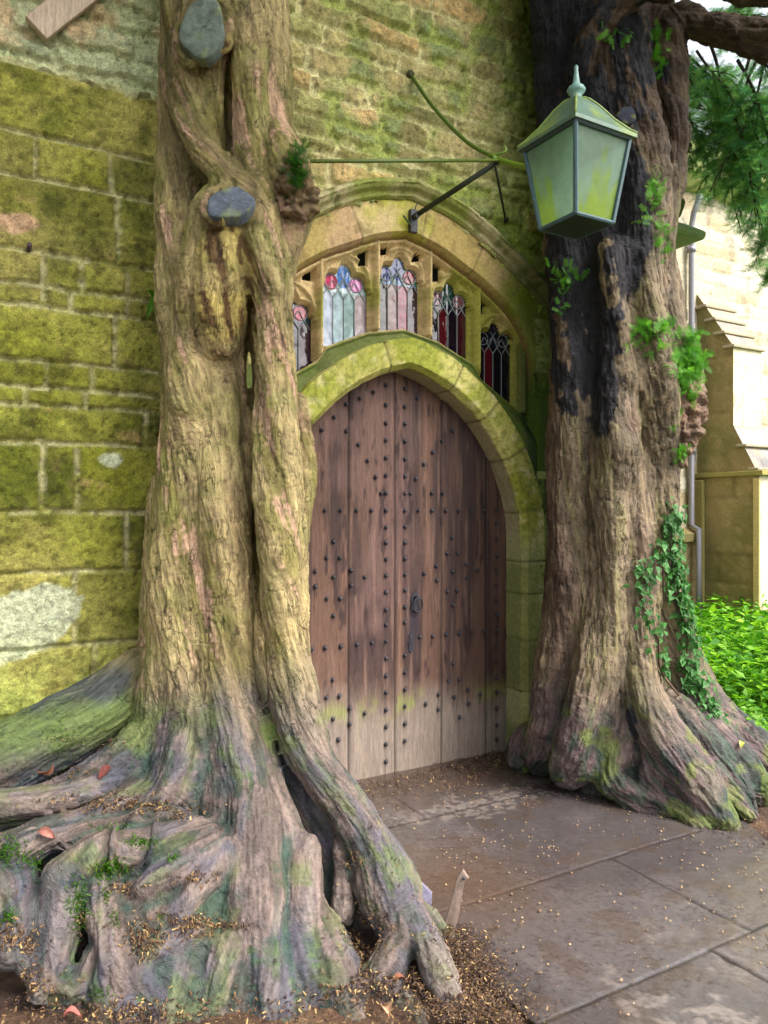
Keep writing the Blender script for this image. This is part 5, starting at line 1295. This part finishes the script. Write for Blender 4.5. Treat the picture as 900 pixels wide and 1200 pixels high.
# far trees beyond the churchyard
def far_tree(x, y, hgt, rad, seed, label):
    r = np.random.default_rng(seed); root = empty('broadleaf_tree', (x, y, 0)); tag(root, label, 'tree', 'trees beyond the churchyard')
    mb = MB(); mb.tube(spline([(x, y, 0), (x + .1, y, hgt * .3), (x - .1, y + .1, hgt * .7)], 8), np.linspace(.3, .1, 8), 8, C(70, 58, 46))
    for k in range(6):
        a = r.uniform(0, 6.28); mb.tube([(x, y, hgt * .3 + k * .3), (x + math.cos(a) * rad * .4, y + math.sin(a) * rad * .4, hgt * .5 + k * .3), (x + math.cos(a) * rad * .7, y + math.sin(a) * rad * .7, hgt * .62 + k * .3)], [.1, .06, .03], 6, C(70, 58, 46))
    mb.build('trunk', M['bark'], root, True)
    cen = r.normal(size=(26, 3)); cen /= np.linalg.norm(cen, axis=1)[:, None]; cen *= np.array([rad, rad, hgt * .32]) * .75; cen += np.array([x, y, hgt * .62])
    pos = (cen[r.integers(0, 26, 7000)] + r.normal(size=(7000, 3)) * rad * .2); t = r.random(7000)[:, None]
    scatter('crown', leafT, leafF, pos, r.normal(size=(7000, 3)), r.uniform(.15, .3, 7000), M['leaf'], lin((60, 104, 40)) * (1 - t) + lin((130, 170, 80)) * t, parent=root)
far_tree(15.5, 26, 9, 3.2, 51, 'green tree furthest right behind the buttress')
far_tree(20.5, 32, 11, 4.2, 52, 'tall pale green tree beyond the churchyard, mostly hidden')

# ------------------------------------------------------------------ iron bracket
brk = empty('lamp_bracket', tuple(W(0, 2.95, .2))); tag(brk, 'green-stained wrought iron bracket with stays fixed above the door', 'bracket')
JN = P(586, 188, 3.90); LN = P(630, 196, 3.55)
gcol_ = C(96, 124, 22); dcol_ = C(40, 46, 38)
a_w = W(px2s(484, .2), 3.12, .20)
mb = MB(); mb.tube([a_w, a_w * .5 + JN * .5, JN], [.015, .015, .014], 10, C(38, 48, 30)); mb.build('arm', M['metalv'], brk, True)
lcen = np.array([.866, 3.46, 0]); 
mb = MB(); mb.tube(spline([JN + np.array([-.04, .01, .02]), JN, JN * .5 + LN * .5 + np.array([0, 0, -.01]), LN, np.array([.80, 3.47, LN[2]])], 14), .015, 10, gcol_)
mb.tube(spline([JN + np.array([-.06, .02, .03]), JN + np.array([-.0, .0, .035]), JN + np.array([.03, 0, .05]), JN + np.array([.02, 0, .075])], 8), .006, 8, gcol_); mb.build('lamp_arm', M['metalv'], brk, True)
le = P(352, 189, 3.22)
mb = MB(); mb.tube([le, le * .5 + JN * .5 + np.array([0, 0, .0]), JN], .0085, 8, C(78, 96, 28)); mb.build('stay_rod', M['metalv'], brk, True)
tw = W(px2s(482, .18), unW(482, 86, .18)[1], .17)
mb = MB(); mb.tube(spline([tw, tw * .72 + JN * .28 + np.array([.0, 0, -.06]), tw * .35 + JN * .65 + np.array([0, 0, -.07]), JN], 16), .010, 8, C(72, 96, 24)); mb.tube([tw - N * .02, tw + N * .012], .02, 8, C(60, 60, 40)); mb.build('stay_rod', M['metalv'], brk, True)
sw = W(px2s(593, .18), unW(593, 257, .18)[1], .175)
mb = MB(); mb.tube([JN + np.array([-.03, 0, 0]), sw], .0065, 8, C(24, 28, 26)); mb.tube([sw - N * .015, sw + N * .012], .018, 8, C(24, 28, 26)); mb.build('stay_rod', M['metalv'], brk, True)
mb = MB(); q = W(0, 0, 0)
sA = px2s(484, .19); zA = 3.09
mb.box_w(sA - .022, sA + .022, zA - .05, zA + .075, .175, .205, C(44, 44, 56)); mb.tube([W(sA, zA + .03, .2), W(sA, zA + .03, .24)], .016, 8, C(44, 44, 56))
mb.tube(spline([W(sA, zA - .03, .2), W(sA - .04, zA - .0, .2), W(sA - .07, zA + .03, .2)], 6), .006, 6, C(60, 80, 30)); mb.tube(spline([W(sA, zA + .06, .2), W(sA + .01, zA + .1, .21), W(sA + .03, zA + .12, .2)], 6), .004, 6, C(60, 60, 50))
mb.build('wall_plate', M['metalv'], brk, False, .004)

# ------------------------------------------------------------------ lantern
lan = empty('wall_lantern', (lcen[0], lcen[1], 2.78)); tag(lan, 'square copper lantern with cloudy algae-stained glass and pointed finial, hanging beside the right yew', 'lantern')
fd = np.array([-.06, -.23]); fd /= np.linalg.norm(fd); ang0 = math.atan2(fd[1], fd[0])
def lc(k, r, z): a = ang0 + k * math.pi / 2; return np.array([lcen[0] + r * math.cos(a), lcen[1] + r * math.sin(a), z])
ZB, ZT = 2.785, 3.165; RB, RTp = .158, .232; fcol = C(58, 84, 90); fdk = C(38, 56, 60)
mb = MB()
for k in range(4):
    mb.tube([lc(k, RB, ZB), lc(k, RTp, ZT)], .0115, 6, fcol)
    mb.tube([lc(k, RB, ZB + .003), lc(k + 1, RB, ZB + .003)], .010, 6, fcol)
    mb.tube([lc(k, RTp, ZT - .012), lc(k + 1, RTp, ZT - .012)], .012, 6, fdk)
    i1 = (lc(k, RB, ZB) * .94 + lc(k + 1, RB, ZB) * .06); i2 = (lc(k, RTp, ZT) * .95 + lc(k + 1, RTp, ZT) * .05)
mb.build('frame', M['metalv'], lan, False, .002)
for k in range(4):
    K = 16; V = []; cl = []
    for i in range(K):
        for j in range(K):
            u_, v_ = i / (K - 1), j / (K - 1); r = RB + (RTp - RB) * v_ - .006; z_ = ZB + .01 + (ZT - .02 - ZB) * v_
            q = lc(k, r, z_) * (1 - u_) + lc(k + 1, r, z_) * u_; V.append(q)
    V = np.array(V); uv = np.array([(i / (K - 1), j / (K - 1)) for i in range(K) for j in range(K)])
    nz_ = fbm(np.stack([uv[:, 0] * 9 + k * 4, uv[:, 1] * 1.6, uv[:, 0] * 0], 1), 1, 3, 141)
    alg = sm(.0, .14, .72 - uv[:, 1] - np.abs(uv[:, 0] - (.16 if k == 3 else .7)) * (1.6 if k == 3 else .6) + (nz_ - .5) * 1.3)
    c_ = mix(C(170, 198, 178), C(180, 208, 72), alg * .95); adopt(mesh_np('glass_pane', V, grid_faces(K, K), M['lglass'], None, c_), lan)
mb = MB(); mb.hexa(np.array([lc(k, RB - .004, ZB - .004) for k in range(4)] + [lc(k, RB - .008, ZB + .012) for k in range(4)]), C(40, 56, 40)); mb.build('base', M['metalv'], lan, False)
mb = MB()
rp = [(.262, 3.155), (.262, 3.172), (.235, 3.188), (.165, 3.245), (.10, 3.315), (.055, 3.352), (.03, 3.362)]
V = []; Fc = []
for r, z_ in rp:
    for k in range(4):
        for f in np.linspace(0, 1, 7)[:-1]: V.append(lc(k, r, z_) * (1 - f) + lc(k + 1, r, z_) * f)
for j in range(len(rp) - 1):
    for k in range(24): Fc.append((j * 24 + k, j * 24 + (k + 1) % 24, (j + 1) * 24 + (k + 1) % 24, (j + 1) * 24 + k))
V = np.array(V); n_ = fbm(V, 14, 4, 142); rc = mix(C(80, 106, 92), C(116, 134, 60), sm(.5, .66, n_)); mb.add(V, Fc); mb.c = [rc]
mb.f.append(tuple(range(24))[::-1])
for k in range(4): mb.tube([lc(k, r, z_ + .003) for r, z_ in rp[1:]], .005, 6, C(120, 140, 70))
mb.build('roof', M['metalv'], lan, False)
mb = MB(); fin = [(.0, 3.35), (.03, 3.355), (.026, 3.368), (.020, 3.375), (.036, 3.388), (.042, 3.40), (.036, 3.412), (.018, 3.424), (.015, 3.44), (.011, 3.47), (.008, 3.492), (.0095, 3.503), (.004, 3.513), (.0005, 3.515)]
V = []; 
for r, z_ in fin:
    for t in np.linspace(0, 2 * np.pi, 16, endpoint=False): V.append((lcen[0] + r * math.cos(t), lcen[1] + r * math.sin(t), z_))
mb.add(np.array(V), [(j * 16 + k, j * 16 + (k + 1) % 16, (j + 1) * 16 + (k + 1) % 16, (j + 1) * 16 + k) for j in range(len(fin) - 1) for k in range(16)], C(116, 150, 146)); mb.build('finial', M['metalv'], lan, True)

# ------------------------------------------------------------------ small things
# leaning iron stake
b0 = P(523, 1092, 2.74); b0[2] = -.02; t0 = P(541, 1026, 2.72)
stake = empty('iron_stake', (b0[0], b0[1], 0)); tag(stake, 'rusty flat iron stake with a bent eye at its top leaning beside the left roots', 'stake')
mb = MB(); rs = C(122, 106, 96); V = []; cst = []
pts_ = spline([b0, b0 * .5 + t0 * .5 + np.array([.004, 0, 0]), t0 * .9 + b0 * .1, t0 + np.array([.006, 0, .0]), t0 + np.array([.016, 0, .008])], 14)
for i, q in enumerate(pts_):
    t = i / 13; w_ = .014 + .006 * math.sin(t * 5 + 1) * (1 - t) + .003 * t; th_ = .0055
    tn = pts_[min(i + 1, 13)] - pts_[max(i - 1, 0)]; tn /= np.linalg.norm(tn); sd_ = np.cross(tn, [0, 1, 0]); sd_ /= np.linalg.norm(sd_)
    for e, f in ((-1, -1), (0, -1.3), (1, -1), (1, 1), (-1, 1)): V.append(q + sd_ * e * w_ + np.array([0, 1, 0]) * f * th_); cst.append(rs * (.7 + .6 * rl.random()) * (1 + .6 * (t > .9)))
mb.add(np.array(V), [(i * 5 + k, i * 5 + (k + 1) % 5, (i + 1) * 5 + (k + 1) % 5, (i + 1) * 5 + k) for i in range(13) for k in range(5)] + [tuple(range(5))[::-1], tuple(65 + k for k in range(5))]); mb.c = [np.array(cst)]
mb.build('bar', M['metalv'], stake, False)
mb = MB(); hc = t0 + np.array([.006, -.008, -.006]); mb.tube([hc, hc + np.array([0, -.003, 0])], [.006, .0055], 10, C(18, 16, 16)); mb.build('bolt_hole', M['iron'], stake, True)
# slate shard
q = P(489, 1050, 2.78); 
mb = MB(); V = np.array([(-.035, -.01, -.07), (.05, .0, -.06), (.055, .015, -.0), (.0, .012, .055), (-.04, .0, .045)]); V2 = V + np.array([.0, .022, .0])
mb.add(np.concatenate([V, V2]) + q, [(0, 1, 2, 3, 4), (9, 8, 7, 6, 5)] + [(i, 5 + i, 5 + (i + 1) % 5, (i + 1) % 5) for i in range(5)], C(108, 104, 122))
sh = mb.build('slate_piece', M['ashlar'], None, False, .003); tag(sh, 'blue-grey slate shard wedged behind the forked root', 'slate')
# leaning board top left
A = P(25, 42, 3.2); B = P(128, -32, 3.30)
wv = (P(60, 62, 3.2) - P(38, 30, 3.2)); wv = wv / np.linalg.norm(wv) * .10; th_ = -N * .03
Ax, Bx = W(px2s(42, .22), unW(42, 34, .22)[1], .20), W(px2s(130, .22), unW(130, -34, .22)[1], .20)
ax_ = (Bx - Ax) / np.linalg.norm(Bx - Ax); wv = np.cross(ax_, N); wv = wv / np.linalg.norm(wv) * .055
mb = MB(); mb.hexa(np.array([Ax - wv, Bx - wv, Bx - wv + N * .035, Ax - wv + N * .035, Ax + wv, Bx + wv, Bx + wv + N * .035, Ax + wv + N * .035]), C(176, 156, 138))
bd = mb.build('timber_board', M['wood'], None, False, .004); tag(bd, 'pale weathered board fixed slanting across the top left of the wall', 'board')
# iron pin
mb = MB(); q = W(px2s(34, .17), unW(34, 292, .17)[1], .15); mb.tube([q, q + N * .05 + np.array([0, 0, .012])], .010, 8, C(70, 52, 60)); o = mb.build('iron_pin', M['metalv'], None, True); tag(o, 'stub of rusted iron pin sticking out of the left wall', 'pin')
# hart's tongue fern in the wall joint beside the left trunk
mb = []; fr = empty('wall_fern', tuple(W(px2s(176, .2), 2.34, .2))); tag(fr, 'small bright fern growing from a wall joint left of the left yew', 'fern')
for k, (dx, dz, L_) in enumerate([(-.3, -.9, .10), (.3, .7, .08), (-.5, .6, .07), (.1, -1, .07)]):
    p0 = W(px2s(178, .2), unW(178, 348, .2)[1], .19); K = 8; V = []
    for i in range(K):
        t = i / (K - 1); w = .013 * math.sin(math.pi * (t * .85 + .1)); c0 = p0 + U * dx * L_ * t + np.array([0, 0, dz * L_ * t - .02 * t * t]) + N * (.02 + .03 * math.sin(t * 2.5))
        for e in (-1, 0, 1): V.append(c0 + U * e * w + N * abs(e) * .004)
    adopt(mesh_np('frond', np.array(V), grid_faces(K, 3), M['leaf'], None, C(96, 150, 40)), fr)
# young plants at the corner of the steps (right edge)
pp, r = pts_region(260, 47, 1.95, 2.7, 3.9, 4.6); pos = []; nr_ = []; cl = []; sc = []
for (x, y) in pp:
    z0, n0 = drop(x, y); pos.append((x, y, max(z0, 0) + r.uniform(.01, .06))); nr_.append(np.array([0, -.3, 1.]) + r.normal(size=3) * .3); sc.append(r.uniform(.02, .045)); t = r.random(); cl.append(lin(np.array([70, 120, 30]) * (1 - t) + np.array([140, 190, 60]) * t))
tag(scatter('ground_ivy', ivyT, ivyF, pos, nr_, sc, M['leaf'], cl), 'small ivy leaves creeping over soil right of the right yew roots', 'ground ivy', kind='stuff')

# ------------------------------------------------------------------ camera, light, world
cam = bpy.data.cameras.new('camera'); co = bpy.data.objects.new('camera', cam); COL.objects.link(co)
cam.sensor_fit = 'HORIZONTAL'; cam.sensor_width = 36; cam.lens = 36.0; cam.clip_end = 1000; cam.clip_start = .05
co.location = (0, 0, CAMZ); co.rotation_euler = (math.radians(90), 0, 0); scene.camera = co

EL, AZ = 50, 122      # sun elevation, compass azimuth measured clockwise from +Y
w = bpy.data.worlds.new('World'); scene.world = w; w.use_nodes = True; nt = w.node_tree
sky = nt.nodes.new('ShaderNodeTexSky'); sky.sky_type = 'NISHITA'; sky.sun_disc = False; sky.sun_elevation = math.radians(EL); sky.sun_rotation = math.radians(AZ)
sky.air_density = 1.0; sky.dust_density = 6.0; sky.ozone_density = .6
hsv = nt.nodes.new('ShaderNodeHueSaturation'); hsv.inputs['Saturation'].default_value = .35; nt.links.new(sky.outputs[0], hsv.inputs['Color']); nt.links.new(hsv.outputs[0], nt.nodes['Background'].inputs[0]); nt.nodes['Background'].inputs[1].default_value = .15
sl = bpy.data.lights.new('sun', 'SUN'); sl.energy = 1.4; sl.angle = math.radians(20); sl.color = (1., .96, .90)
so = bpy.data.objects.new('sun', sl); COL.objects.link(so)
az = math.radians(AZ); el = math.radians(EL)
dirv = Vector((math.sin(az) * math.cos(el), math.cos(az) * math.cos(el), math.sin(el)))
so.rotation_euler = dirv.to_track_quat('Z', 'Y').to_euler()
vs = scene.view_settings; vs.view_transform = 'Standard'; vs.look = 'None'; vs.exposure = 1.65; vs.gamma = 1
